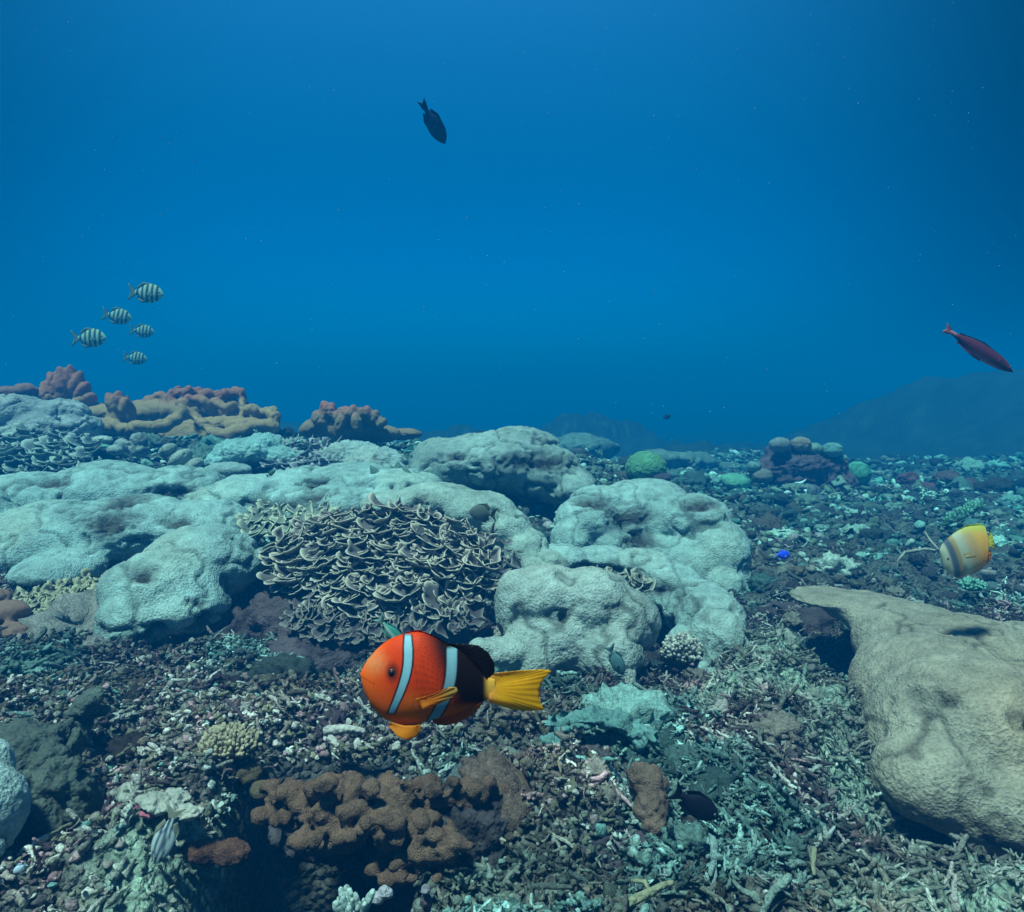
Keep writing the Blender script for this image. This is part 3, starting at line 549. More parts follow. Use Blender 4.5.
massive('boulder_coral', 'small grey knobbly coral between two larger heads low on the reef front', [(684, 642, 16, 12, 2.62, 14), (672, 655, 14, 10, 2.6, 12), (697, 655, 12, 12, 2.6, 12)], .006, (.30, .34, .31), seed=182, amp=.008, lump=(32, .02), fine=(75, .006), m=M_ROUGH)

# ------------------------------------------------------------------ corals made of many small plates or nubs
def frond(nu, nv, r, arc, flare, ruf, k, ph, thick):
    u = np.linspace(-arc / 2, arc / 2, nu); v = np.linspace(0.08, 1, nv); U, Vv = np.meshgrid(u, v, indexing='ij')
    rr = r * Vv * (1 + .14 * np.sin(2.3 * U + ph)); ruff = ruf * r * Vv ** 2.2 * np.sin(k * U + ph)
    x = rr * np.sin(U) ; y = -rr * np.cos(U) * .9 ; z = flare * r * Vv ** 1.7 + ruff
    x = x + .18 * r * Vv ** 2 * np.sin(k * 1.0 * U + ph + 1.5) * np.sin(U); y = y + .18 * r * Vv ** 2 * np.cos(k * U + ph + 1.2)
    p = np.stack([x, y, z], -1).reshape(-1, 3); rim = Vv.reshape(-1); ii = np.arange(nu * nv).reshape(nu, nv)
    f = np.stack([ii[:-1, :-1].ravel(), ii[1:, :-1].ravel(), ii[1:, 1:].ravel(), ii[:-1, 1:].ravel()], 1)
    nn = normals(p, f); n0 = len(p); q = p + nn * thick; p = p - nn * thick * .1
    ring = list(ii[:, -1]) + list(ii[-1, -2::-1]) ; e = np.array([(ring[i], ring[i] + n0, ring[i + 1] + n0, ring[i + 1]) for i in range(len(ring) - 1)])
    ring2 = list(ii[0, :]); e2 = np.array([(ring2[i], ring2[i] + n0, ring2[i + 1] + n0, ring2[i + 1]) for i in range(len(ring2) - 1)])
    return np.concatenate([p, q]), np.concatenate([f[:, ::-1], f + n0, e, e2]), np.concatenate([rim, rim])
def frame(nrm, spin):
    z = nrm / np.linalg.norm(nrm); y = -(FW - z * (FW @ z)) ; y = y / np.linalg.norm(y); x = np.cross(y, z)
    c, s = math.cos(spin), math.sin(spin); x2 = x * c + y * s; y2 = np.cross(z, x2)
    return np.stack([x2, y2, z], 1)       # local (x right, -y away ... ) -> world
def plate_coral(name, label, region, D0, n, r0, inner, rimc, seed, nu=26, nv=7, thick=.0028, rimw=.9, parent=None):
    """region(x,y)->(inside, depth offset); plates lean out of the mound towards the viewer and up"""
    rr = random.Random(seed); vs, fs, ts, k, m_ = [], [], [], 0, 0
    x0, x1, y0, y1, inside, depth, normal = region
    pts = []; tries = 0
    while len(pts) < n and tries < n * 400:
        tries += 1; x = rr.uniform(x0, x1); y = rr.uniform(y0, y1)
        if not inside(x, y): continue
        mind = r0 * .62 * F / D0
        if any((x - a) ** 2 + ((y - b) * 1.5) ** 2 < mind ** 2 for a, b in pts): continue
        pts.append((x, y))
    for x, y in pts:
        c = P(x, y, depth(x, y) + rr.uniform(-.6, .6) * r0); nr = np.array(normal(x, y)) + np.array([rr.uniform(-.38, .38), rr.uniform(-.35, .3), rr.uniform(-.15, .2)])
        p, f, rim = frond(nu, nv, r0 * rr.choice([.6, .8, .9, 1.1, 1.3, 1.5]) * rr.uniform(.9, 1.1), rr.uniform(2.6, 4.6), rr.uniform(.35, .85), rr.uniform(.10, .20), rr.choice([3, 4, 5, 6, 7, 8]), rr.uniform(0, 6.3), thick)
        p = p @ frame(nr, rr.uniform(-.7, .7) + math.pi).T + c
        t = np.array(inner)[None] * (1 - .25 * rr.random()); w_ = np.clip((rim - rimw) / (1 - rimw + 1e-6), 0, 1)[:, None]
        t = t * (.8 + .35 * rim[:, None]) * (1 - w_) + np.array(rimc) * w_
        vs.append(p); fs.append(f + k); ts.append(t); k += len(p)
    V = np.concatenate(vs); V = V + fbm(V, 30, 2, seed)[:, None] * np.array([.003, .003, .004])
    o = mkobj(name, V, np.concatenate(fs), M_PLATE, np.concatenate(ts)); tag(o, label, 'coral'); return o
def in_lettuce(x, y):
    return ((x - 383) / 112) ** 2 + ((y - 562) / 54) ** 2 < 1
plate_coral('lettuce_coral', 'big lettuce coral of thin curled plates with pale rims, above the clownfish',
    (255, 512, 500, 640, in_lettuce, lambda x, y: 3.02 - .42 * (y - 510) / 130 - .10 * math.cos((x - 385) / 80), lambda x, y: ((x - 385) / 260, -.5 - .25 * (y - 510) / 130, .95)),
    2.8, 300, .046, (.145, .135, .14), (.52, .49, .40), 1, nv=10, rimw=.80)
plate_coral('lettuce_coral', 'paler greenish plates crowding the upper left end of the big lettuce coral',
    (242, 345, 505, 545, lambda x, y: ((x - 293) / 52) ** 2 + ((y - 523) / 20) ** 2 < 1, lambda x, y: 3.3 - .4 * (y - 505) / 40, lambda x, y: (-.2, -.7, .8)), 3.1, 42, .046, (.2, .24, .22), (.50, .56, .42), 2, nu=18, nv=6, rimw=.7)
plate_coral('lettuce_coral', 'far cluster of small pale plates between the two mounds behind the ridge',
    (265, 345, 437, 475, lambda x, y: ((x - 303) / 42) ** 2 + ((y - 457) / 17) ** 2 < 1, lambda x, y: 5.0 - .3 * (y - 440) / 35, lambda x, y: (0, -.6, .8)), 4.9, 60, .055, (.14, .15, .19), (.38, .42, .44), 3, nu=14, nv=5, rimw=.6)
plate_coral('plate_coral', 'layered small plates covering the slope of the knoll at the left border',
    (-5, 98, 430, 478, lambda x, y: y > 425 + abs(x - 40) * .25, lambda x, y: 4.75 - .3 * (y - 430) / 45, lambda x, y: (.1, -.5, .9)), 4.6, 95, .05, (.12, .17, .19), (.36, .46, .42), 4, nu=14, nv=5, rimw=.6)
plate_coral('plate_coral', 'fine scaly yellowish branching patch at the left border below the widest coral mass',
    (-10, 112, 578, 665, lambda x, y: (y < 650 - (x - 0) * .45 and y > 596 - x * .22) or (x < 30 and y < 665 and y > 640 - x), lambda x, y: 2.85 - .45 * (y - 578) / 90, lambda x, y: (.1, -.7, .7)), 2.6, 300, .020, (.15, .15, .11), (.44, .44, .30), 5, nu=9, nv=4, rimw=.5, thick=.003)
plate_coral('plate_coral', 'fringe of small pale plates in the recess right of the front coral head',
    (590, 650, 570, 600, lambda x, y: abs((y - 578) - (x - 610) * .25) < 9, lambda x, y: 3.0, lambda x, y: (0, -.7, .7)), 3.0, 26, .026, (.16, .17, .16), (.42, .45, .36), 6, nu=10, nv=4, rimw=.6)
plate_coral('plate_coral', 'dark rough plates along the right flank of the big lettuce coral',
    (445, 520, 530, 600, lambda x, y: ((x - 485) / 34) ** 2 + ((y - 560) / 38) ** 2 < 1, lambda x, y: 3.0 - .2 * (y - 530) / 70, lambda x, y: (.3, -.7, .6)), 2.9, 60, .024, (.10, .10, .12), (.27, .27, .24), 7, nu=10, nv=4, rimw=.6)

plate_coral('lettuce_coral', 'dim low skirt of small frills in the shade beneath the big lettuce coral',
    (285, 480, 605, 640, lambda x, y: ((x - 383) / 98) ** 2 + ((y - 618) / 20) ** 2 < 1, lambda x, y: 2.62 - .12 * (y - 605) / 30, lambda x, y: ((x - 385) / 260, -.9, .6)), 2.55, 110, .026, (.085, .075, .085), (.26, .25, .22), 9, nu=14, nv=5, rimw=.75)  # plate colours darkened to carry the shade under the big colony
def nub_coral(name, label, lobes, n, size, col, tip, seed, tall=1.5, up=.9):
    """short blunt branchlets packed over a mound, with the mound itself"""
    r = np.random.default_rng(seed); base, q = lobes_mesh(lobes, .010, 3); nn = normals(base, q)
    ok = np.where((nn @ FW < .35) & (nn[:, 2] > -.35))[0]; pk = r.choice(ok, min(n, len(ok)), replace=False)
    bv, bf = tube_tmpl([(0, 0, -.2), (0, 0, .2), (.08, 0, .7 * tall), (.1, .05, tall)], [.42, .46, .44, .28], 7, seed); bf = to_tris(bf)
    vs, fs, ts, k = [base], [], [np.ones((len(base), 3)) * np.array(col) * .45], len(base)
    for i in pk:
        d = nn[i] + np.array([0, 0, up]) + r.uniform(-.45, .45, 3); M = frame(d, r.uniform(0, 6.28)); s = size * r.uniform(.7, 1.35)
        vs.append(bv @ M.T * s + base[i]); fs.append(bf + k); h = np.clip(bv[:, 2:3] / tall, 0, 1) ** 1.5
        ts.append(np.array(col) * (1 - h) + np.array(tip) * h * r.uniform(.8, 1.15)); k += len(bv)
    o = mkobj(name, np.concatenate(vs), list(q) + [np.concatenate(fs)], M_ROUGH, np.concatenate(ts)); tag(o, label, 'coral'); return o
nub_coral('cauliflower_coral', 'small tan cauliflower coral in the rubble left of the clownfish', [(230, 746, 27, 13, 1.62, 22), (218, 750, 16, 9, 1.6, 14)], 190, .010, (.22, .19, .13), (.44, .40, .27), 1)
nub_coral('finger_coral', 'white-tipped finger coral rising from the bottom edge of the picture', [(355, 915, 14, 6, 1.12, 10)], 26, .011, (.18, .28, .25), (.40, .54, .50), 2, tall=2.6, up=1.6)
nub_coral('finger_coral', 'clump of stubby pale fingers between the two heads on the lower reef front', [(682, 652, 18, 14, 2.55, 14)], 130, .012, (.2, .22, .2), (.50, .52, .46), 3)
nub_coral('finger_coral', 'green sprig on the far rubble above the butterflyfish', [(962, 515, 24, 3, 4.6, 8, 28)], 70, .015, (.10, .26, .20), (.18, .46, .34), 4, tall=1.8)
nub_coral('finger_coral', 'round green tuft on the rubble just below the butterflyfish', [(972, 586, 12, 5, 3.3, 10)], 70, .012, (.10, .30, .24), (.2, .5, .4), 5, tall=1.2)

def sticks(name, label, lines, mt, col, cat='coral branch'):
    parts = []
    for pts_, rad in lines:
        W = np.array([P(*p) for p in pts_]); seg = []
        for i in range(len(W) - 1):
            for t in (0, .5): seg.append(W[i] * (1 - t) + W[i + 1] * t)
        seg.append(W[-1]); r_ = np.linspace(rad, rad * .55, len(seg)); v, f = tube_tmpl(seg, r_, 8, 3); parts.append((v, to_tris(f)))
    v, f = merge(parts); t = np.ones((len(v), 3)) * np.array(col)
    o = mkobj(name, v, f, mt, t); tag(o, label, cat); return o
sticks('dead_branch', 'long thin pale stick lying on the rubble left of the butterflyfish', [([(905, 552, 3.55), (925, 549, 3.52), (945, 552, 3.5), (960, 556, 3.48)], .008), ([(938, 549, 3.5), (930, 540, 3.55), (925, 532, 3.6)], .006), ([(905, 552, 3.55), (898, 560, 3.5), (897, 568, 3.5)], .006)], M_ROUGH, (.34, .36, .30))
sticks('dead_branch', 'greenish broken stick lying aslant at the bottom edge right of centre', [([(625, 905, 1.18), (650, 892, 1.2), (672, 882, 1.22)], .009), ([(650, 892, 1.2), (645, 882, 1.21), (632, 880, 1.22)], .005)], M_ROUGH, (.26, .28, .18))
sticks('dead_branch', 'forked pale branch lying in the dark sticks at lower right', [([(778, 826, 1.5), (797, 818, 1.51), (818, 812, 1.53)], .008), ([(797, 818, 1.51), (806, 808, 1.52)], .006), ([(785, 823, 1.5), (775, 812, 1.52)], .005)], M_ROUGH, (.40, .42, .36))
sticks('dead_branch', 'white worn branch lying left of the clownfish belly', [([(325, 731, 1.72), (345, 729, 1.72), (364, 731, 1.72)], .013), ([(330, 738, 1.7), (338, 746, 1.68)], .011)], M_ROUGH, (.50, .50, .46))
sticks('dead_branch', 'thin blue-white twig below the yellowish scaly patch', [([(42, 667, 2.25), (55, 672, 2.25), (66, 676, 2.25), (78, 676, 2.25)], .007), ([(66, 676, 2.25), (73, 668, 2.25)], .005)], M_ROUGH, (.42, .50, .50))
sticks('dead_branch', 'short straight stick standing in the dark rubble at lower right', [([(814, 848, 1.38), (813, 865, 1.36), (814, 874, 1.34)], .006)], M_ROUGH, (.24, .26, .18))
massive('white_sponge', 'blue-white worn lump leaning at the mouth of the cave', [(376, 898, 10, 6, 1.2, 8, -25), (386, 892, 9, 6, 1.2, 8, -25)], .003, (.36, .38, .44), seed=190, amp=.002, lump=(60, .003), fine=(150, .001), cat='sponge')
massive('white_sponge', 'small white knob on a dark stalk under the brown cluster', [(426, 889, 7, 6, 1.22, 7)], .003, (.42, .42, .48), seed=191, amp=.002, lump=(60, .003), fine=(150, .001), cat='sponge')
massive('sponge_stalk', 'dark stalk beneath the small white knob', [(426, 904, 7, 13, 1.23, 7)], .003, (.10, .085, .10), seed=192, amp=.002, cat='sponge')
massive('bleached_plate', 'broken whitish shelf above the striped fish near the left bottom', [(128, 794, 20, 5, 1.38, 16, -14), (160, 803, 24, 6, 1.34, 18, -14), (190, 812, 16, 6, 1.34, 14), (175, 797, 18, 6, 1.38, 14)], .004, (.40, .43, .38), seed=193, amp=.006, lump=(40, .01), fine=(100, .004), m=M_ROUGH)
massive('bleached_plate', 'pinkish crust under the whitish shelf near the left bottom', [(130, 806, 14, 5, 1.36, 12), (150, 813, 12, 5, 1.33, 10)], .004, (.35, .10, .15), seed=194, amp=.004, lump=(40, .008), m=M_ROUGH)
massive('shell_fragment', 'white three-cornered fragment at the mouth of the ledge cave', [(765, 636, 6, 4, 2.6, 5), (763, 641, 7, 3, 2.6, 5, 35)], .004, (.66, .62, .48), seed=195, amp=.002, lump=(60, .002), cat='shell')

# ------------------------------------------------------------------ fish
def rs(poly, n):
    poly = np.array(poly, float); d = np.concatenate([[0], np.cumsum(np.linalg.norm(np.diff(poly, axis=0), axis=1))]); t = np.linspace(0, d[-1], n)
    return np.stack([np.interp(t, d, poly[:, 0]), np.interp(t, d, poly[:, 1])], 1)
def smooth1(x, y, xi):
    """smooth interpolation through points"""
    x = np.array(x, float); y = np.array(y, float); m = np.gradient(y, x); k = np.clip(np.searchsorted(x, xi) - 1, 0, len(x) - 2); h = x[k + 1] - x[k]; t = (xi - x[k]) / h
    return (2*t**3-3*t**2+1)*y[k] + (t**3-2*t**2+t)*h*m[k] + (-2*t**3+3*t**2)*y[k+1] + (t**3-t**2)*h*m[k+1]
class Fish:
    """drawn in its own side view: coordinates (a, b) of a sketch, a along the body, b down; sc metres per unit"""
    def __init__(s, name, label, cat, c0, unit, loc, roll=0, yaw=0, group=None, copyfrom=None):
        s.c0 = np.array(c0, float); s.u = unit
        s.e = bpy.data.objects.new(name, None); COL.objects.link(s.e); s.e.empty_display_size = .02
        s.e.location = loc; s.e.rotation_euler = (-PITCH, R(roll), R(yaw)); tag(s.e, label, cat, group)
    def xyz(s, ab, y): return np.stack([(ab[:, 0] - s.c0[0]) * s.u, y, -(ab[:, 1] - s.c0[1]) * s.u], 1)
    def body(s, top, bot, fat, col, nx=70, nr=36, fatx=None, name='body'):
        top = np.array(top, float); bot = np.array(bot, float); a0, a1 = top[0, 0], top[-1, 0]
        t = .5 - .5 * np.cos(np.linspace(0, math.pi, nx)); a = a0 + (a1 - a0) * t
        zt = smooth1(top[:, 0], top[:, 1], a); zb = smooth1(bot[:, 0], bot[:, 1], a); c = (zt + zb) / 2; h = (zb - zt) / 2
        hm = h.max(); wd = fat * hm * (h / hm) ** .8 if fatx is None else fat * hm * np.interp(t, *fatx)
        th = np.linspace(0, 2 * math.pi, nr, endpoint=False)
        ct = np.cos(th); st = np.sin(th); V = []
        for i in range(nx):
            yy = wd[i] * np.sign(st) * np.abs(st) ** 1.15; V.append(np.stack([np.full(nr, a[i]), c[i] - h[i] * ct, yy], 1))
        V = np.concatenate(V); ab = V[:, :2]; X = s.xyz(ab, V[:, 2] * s.u)
        k = np.arange(nx * nr).reshape(nx, nr); k2 = np.roll(k, -1, 1)
        f = np.stack([k[:-1].ravel(), k[1:].ravel(), k2[1:].ravel(), k2[:-1].ravel()], 1)
        caps = [np.stack([np.full(nr - 2, k[0, 0]), k[0, 1:-1], k[0, 2:]], 1), np.stack([np.full(nr - 2, k[-1, 0]), k[-1, 2:], k[-1, 1:-1]], 1)]
        o = mkobj(name, X, [f, np.concatenate(caps)], M_FISH, col(ab[:, 0], ab[:, 1]), parent=s.e); s.b = o
        s._w = lambda A: np.interp(A, a, wd) * s.u; return o
    def fin(s, name, root, edge, col, thick=.0012, y0=0., lean=0., n=26, m=7, ray=.25, k=22, parent=None):
        A = rs(root, n); B = rs(edge, n); t = np.linspace(0, 1, m)
        G = A[:, None] * (1 - t[None, :, None]) + B[:, None] * t[None, :, None]; q = np.linspace(0, 1, n)[:, None] * np.ones((1, m)); T = np.ones((n, 1)) * t[None]
        dist = np.linalg.norm(B - A, axis=1)[:, None] * T * s.u
        y = y0 + lean * dist + thick * ray * np.sin(q * k * 2 * math.pi) * T + thick * .8 * np.sin(q * 5 + T * 3)
        hw = thick * (1 - .65 * T) / 2; ab = G.reshape(-1, 2)
        X1 = s.xyz(ab, (y + hw).ravel()); X2 = s.xyz(ab, (y - hw).ravel()); ii = np.arange(n * m).reshape(n, m); o_ = n * m
        f = np.stack([ii[:-1, :-1].ravel(), ii[1:, :-1].ravel(), ii[1:, 1:].ravel(), ii[:-1, 1:].ravel()], 1)
        ring = list(ii[0, :]) + list(ii[1:, -1]) + list(ii[-1, -2::-1]) + list(ii[-2:0:-1, 0]); e = np.array([(ring[i], ring[(i + 1) % len(ring)], ring[(i + 1) % len(ring)] + o_, ring[i] + o_) for i in range(len(ring))])
        cc = col(ab[:, 0], ab[:, 1]) if callable(col) else np.ones((len(ab), 3)) * np.array(col)
        shade = (1 - .05 * (.5 + .5 * np.sin(q * k * 2 * math.pi)) - .05 * (.5 + .5 * np.sin(q * 9 + 1))).ravel()[:, None]; cc = cc * shade
        return mkobj(name, np.concatenate([X1, X2]), [f, f[:, ::-1] + o_, e], M_FIN, np.concatenate([cc, cc]), parent=parent or s.e)
    def eye(s, a, b, r, iris=(.25, .12, .04), pupil=(.004, .004, .006), sides=(-1, 1)):
        for sd_ in sides:
            w_ = s._w(a) * .93; v, f = I3; c = np.array([(a - s.c0[0]) * s.u, sd_ * w_, -(b - s.c0[1]) * s.u])
            rr = r * s.u; X = v * rr * np.array([1, .45, 1]) + c; o = mkobj('eye', X, f, M_EYE, np.ones((len(v), 3)) * np.array(iris), parent=s.e)
            X = v * rr * np.array([.62, .4, .62]) + c + np.array([0, sd_ * rr * .16, 0]); mkobj('pupil', X, f, M_EYE, np.ones((len(v), 3)) * np.array(pupil), parent=o)
def S(x, a, b): t = np.clip((x - a) / (b - a), 0, 1); return (t * t * (3 - 2 * t))[:, None]
def mixc(c, d, k): return c * (1 - k) + np.array(d) * k
def flat(c): return lambda a, b: np.ones((len(a), 3)) * np.array(c)

# --- the clownfish, sketch units 4.452 per pixel
D = .46; fi = Fish('clownfish', 'orange clownfish with two pale blue bars, black back and yellow tail, nearest fish', 'fish', (400, 350), D / F / 4.452, P(340 + 400 / 4.452, 600 + 350 / 4.452, D))
OR, RD, BK, BL, YE = (.88, .13, .006), (.66, .045, .004), (.010, .004, .006), (.22, .46, .54), (1.0, .52, .004)
def clown(a, b):
    c = np.ones((len(a), 3)) * np.array(RD)
    c = mixc(c, OR, S(b, 330, 520)); c = mixc(c, OR, (1 - S(a, 110, 260)) * .8)
    c = mixc(c, (.62, .30, .12), (1 - S(np.hypot((a - 160) / 85, (b - 265) / 75), .0, 1.1)) * .5)
    c = mixc(c, (.95, .17, .008), (1 - S(np.hypot((a - 350) / 110, (b - 460) / 90), .3, 1.1)) * .7)
    edge = 378 + np.clip(b - 150, -50, 400) * .42                   # front border of the black
    black = S(a, edge - 40, edge + 65) * (1 - S(b, 412 + (a - 470) * .16, 478 + (a - 470) * .04)); c = mixc(c, BK, black)
    c = mixc(c, (.88, .46, .06), S(a, 634, 668))
    row = np.floor(b / 11); u_ = (a / 13 + .5 * (row % 2)) % 1 - .5; v_ = b / 11 - row - .5; sc_ = np.clip((np.hypot(u_, v_ * .9) - .33) * 6, 0, 1)
    c = c * (1 - .42 * (sc_[:, None] * S(a, 300, 380) * (1 - S(a, 600, 640))))              # scale edges
    c = c * (1 + .10 * np.sin(a * .9 + b * .37) * np.sin(b * .83 - a * .21))[:, None]
    x1 = smooth1([100, 155, 200, 250, 300, 350, 400, 450, 490, 700], [292, 305, 311, 313, 307, 293, 274, 252, 234, 140], b) ; w1 = np.interp(b, [140, 200, 330, 480], [13, 18, 17, 13])
    k1 = np.abs(a - x1); c = mixc(c, BK, (1 - S(k1, w1 + 5, w1 + 11)) * (1 - S(b, 480, 500)) * S(b, 142, 156)); c = mixc(c, BL, (1 - S(k1, w1 - 2, w1 + 2)) * (1 - S(b, 478, 492)) * S(b, 146, 158))
    x2 = smooth1([100, 210, 270, 330, 380, 430, 480, 530, 700], [500, 500, 502, 498, 486, 467, 442, 414, 320], b); k2 = np.abs(a - x2)
    c = mixc(c, BK, (1 - S(k2, 27, 36)) * S(b, 195, 215) * .8); c = mixc(c, np.array(BL) * .75, (1 - S(k2, 18, 25)) * S(b, 200, 216) * (1 - S(b, 520, 540)))
    c = mixc(c, (.10, .015, .008), (1 - S(np.hypot((a - 246) / 44, (b - 300) / 60), .25, 1.0)) * .9)
    mouth = np.exp(-((b - (332 + (a - 95) * .35)) / 2.2) ** 2) * (a < 165) * (a > 92); c = c * (1 - .6 * mouth[:, None])
    gill = np.exp(-((a - (335 + 18 * np.sin((b - 250) / 60))) / 3) ** 2) * (b > 250) * (b < 480); c = c * (1 - .25 * gill[:, None])
    return c
fi.body([(92, 322), (108, 290), (140, 245), (200, 188), (290, 150), (350, 142), (420, 163), (480, 194), (560, 240), (620, 300), (655, 342), (690, 352)],
        [(92, 330), (104, 390), (130, 450), (180, 512), (250, 545), (350, 545), (420, 530), (480, 515), (560, 490), (620, 460), (655, 445), (690, 434)], .43, clown, 260, 150,
        fatx=([0, .03, .1, .25, .45, .7, .9, 1], [.12, .34, .62, .92, 1.0, .75, .24, .02]))
fi.fin('dorsal_fin', [(300, 160), (350, 150), (420, 172), (480, 204), (560, 245), (620, 300), (652, 345)], [(292, 143), (350, 132), (420, 156), (480, 190), (560, 194), (615, 202), (660, 235), (686, 280), (690, 320), (668, 352)],
       lambda a, b: mixc(np.ones((len(a), 3)) * np.array([.45, .03, .008]), BK, S(a, 355, 420)), thick=.0014, n=60, m=12)
def tailc(a, b): return mixc(np.ones((len(a), 3)) * np.array([.85, .42, .08]), YE, S(a, 655, 720))
fi.fin('tail_fin', [(662, 350), (668, 395), (662, 440)], [(690, 326), (800, 312), (900, 306), (942, 312), (905, 350), (884, 400), (888, 440), (908, 488), (850, 494), (760, 488), (700, 470), (660, 456)], tailc, thick=.0018, n=90, m=26, k=22, ray=.10)
fi.fin('anal_fin', [(440, 520), (500, 505), (560, 487), (625, 456)], [(405, 528), (425, 552), (470, 556), (530, 542), (590, 512), (630, 468)], lambda a, b: mixc(np.ones((len(a), 3)) * np.array([.80, .14, .008]), BK, S(b, 546, 560)), n=36, m=8)
for sd_, y_ in ((-1, -.006), (1, .006)):
    fi.fin('pelvic_fin', [(225, 530), (290, 545), (350, 540)], [(228, 548), (262, 582), (300, 600), (345, 590), (366, 560), (362, 540)], (.86, .30, .008), y0=y_, lean=.2 * sd_, n=34, m=10)
    fi.fin('pectoral_fin', [(352, 402), (372, 425), (385, 445)], [(372, 398), (430, 372), (500, 335), (530, 333), (538, 350), (518, 378), (470, 408), (415, 436), (390, 445)], lambda a, b: mixc(np.ones((len(a), 3)) * np.array([.86, .26, .010]), (.72, .46, .10), S(a, 430, 530)), y0=sd_ * .0165, lean=sd_ * .28, thick=.0010, n=60, m=18, k=11)
fi.eye(243, 302, 17, iris=(.03, .012, .010))

# --- butterflyfish, units 8.98 per pixel, origin (910,500)
D = 2.2; fi = Fish('butterflyfish', 'yellow-orange butterflyfish with pale and dark bands hovering over the right rubble', 'fish', (500, 450), D / F / 8.98, P(910 + 500 / 8.98, 500 + 450 / 8.98, D))
def bfly(a, b):
    t = a - (b - 500) * .32                                          # bands lean back towards the belly
    c = np.ones((len(a), 3)) * np.array((.34, .42, .36)); c = mixc(c, (.06, .09, .14), S(t, 318, 345)); c = mixc(c, (.26, .22, .10), S(t, 375, 400)); c = mixc(c, (.34, .40, .34), S(t, 410, 440)); c = mixc(c, (.42, .31, .15), S(t, 480, 540)); c = mixc(c, (.62, .36, .07), S(t, 560, 640))
    c = mixc(c, (.78, .28, .02), (1 - S(np.hypot((a - 690) / 90, (b - 510) / 90), .3, 1.2)) * .9); c = mixc(c, (.30, .42, .07), (1 - S(b, 230, 330)) * .8)
    return c * np.array([1.3, 1.12, .95])
fi.body([(268, 440), (290, 395), (340, 345), (420, 280), (500, 240), (580, 225), (640, 225), (675, 260), (690, 340), (712, 375)], [(268, 470), (290, 575), (340, 650), (420, 695), (500, 680), (580, 640), (640, 600), (685, 540), (700, 440), (712, 405)], .30, bfly, 110, 60)
fi.fin('dorsal_fin', [(420, 290), (560, 240), (650, 250), (680, 320)], [(400, 282), (500, 225), (600, 208), (655, 218), (680, 255), (690, 330)], (.40, .50, .10), thick=.004, n=30)
fi.fin('anal_fin', [(520, 670), (620, 600), (690, 500)], [(540, 672), (640, 612), (728, 540), (738, 470), (715, 440)], (.80, .28, .02), thick=.004, n=30)
fi.fin('tail_fin', [(680, 360), (690, 395), (680, 420)], [(700, 345), (722, 285), (738, 330), (755, 390), (768, 440), (740, 430), (700, 415)], (.85, .80, .06), thick=.004, n=30)
fi.fin('pectoral_fin', [(420, 470), (425, 500)], [(450, 455), (510, 470), (515, 495), (450, 510)], (.60, .48, .22), y0=-.036, lean=-.12, thick=.002, n=16)
fi.eye(318, 520, 12)

# --- wrasse, units 9.85, origin (920,310)
D = 2.3; fi = Fish('wrasse', 'slender maroon wrasse with pink tail descending at the right border', 'fish', (600, 400), D / F / 9.85, P(920 + 600 / 9.85, 310 + 400 / 9.85, D), roll=31)
def wra(a, b):
    c = np.ones((len(a), 3)) * np.array((.11, .022, .05)); c = mixc(c, (.012, .03, .04), 1 - S(b, 335, 362)); c = mixc(c, (.36, .16, .26), S(b, 440, 480)); c = mixc(c, (.5, .2, .22), 1 - S(a, 270, 330)); c = mixc(c, (.05, .015, .04), np.exp(-((b - 425) / 14) ** 2)[:, None] * .8); return c
fi.body([(240, 385), (320, 378), (420, 352), (540, 330), (660, 325), (780, 335), (880, 355), (960, 392), (990, 410)], [(240, 418), (320, 430), (420, 452), (540, 478), (660, 485), (780, 475), (880, 458), (960, 428), (990, 414)], .55, wra, 80, 36)
fi.fin('dorsal_fin', [(360, 372), (600, 335), (860, 358)], [(330, 360), (600, 312), (850, 338)], (.02, .05, .06), thick=.003, n=30)
fi.fin('anal_fin', [(360, 440), (500, 470), (640, 482)], [(330, 455), (500, 492), (640, 495)], (.30, .10, .28), thick=.003, n=20)
fi.fin('tail_fin', [(260, 382), (255, 400), (260, 420)], [(240, 372), (160, 350), (190, 400), (165, 445), (240, 430)], (.50, .18, .22), thick=.003, n=24)
fi.fin('pectoral_fin', [(830, 410), (825, 435)], [(800, 400), (750, 415), (760, 445), (810, 445)], (.25, .1, .15), y0=-.022, lean=-.3, thick=.002, n=14)
fi.eye(925, 395, 9)

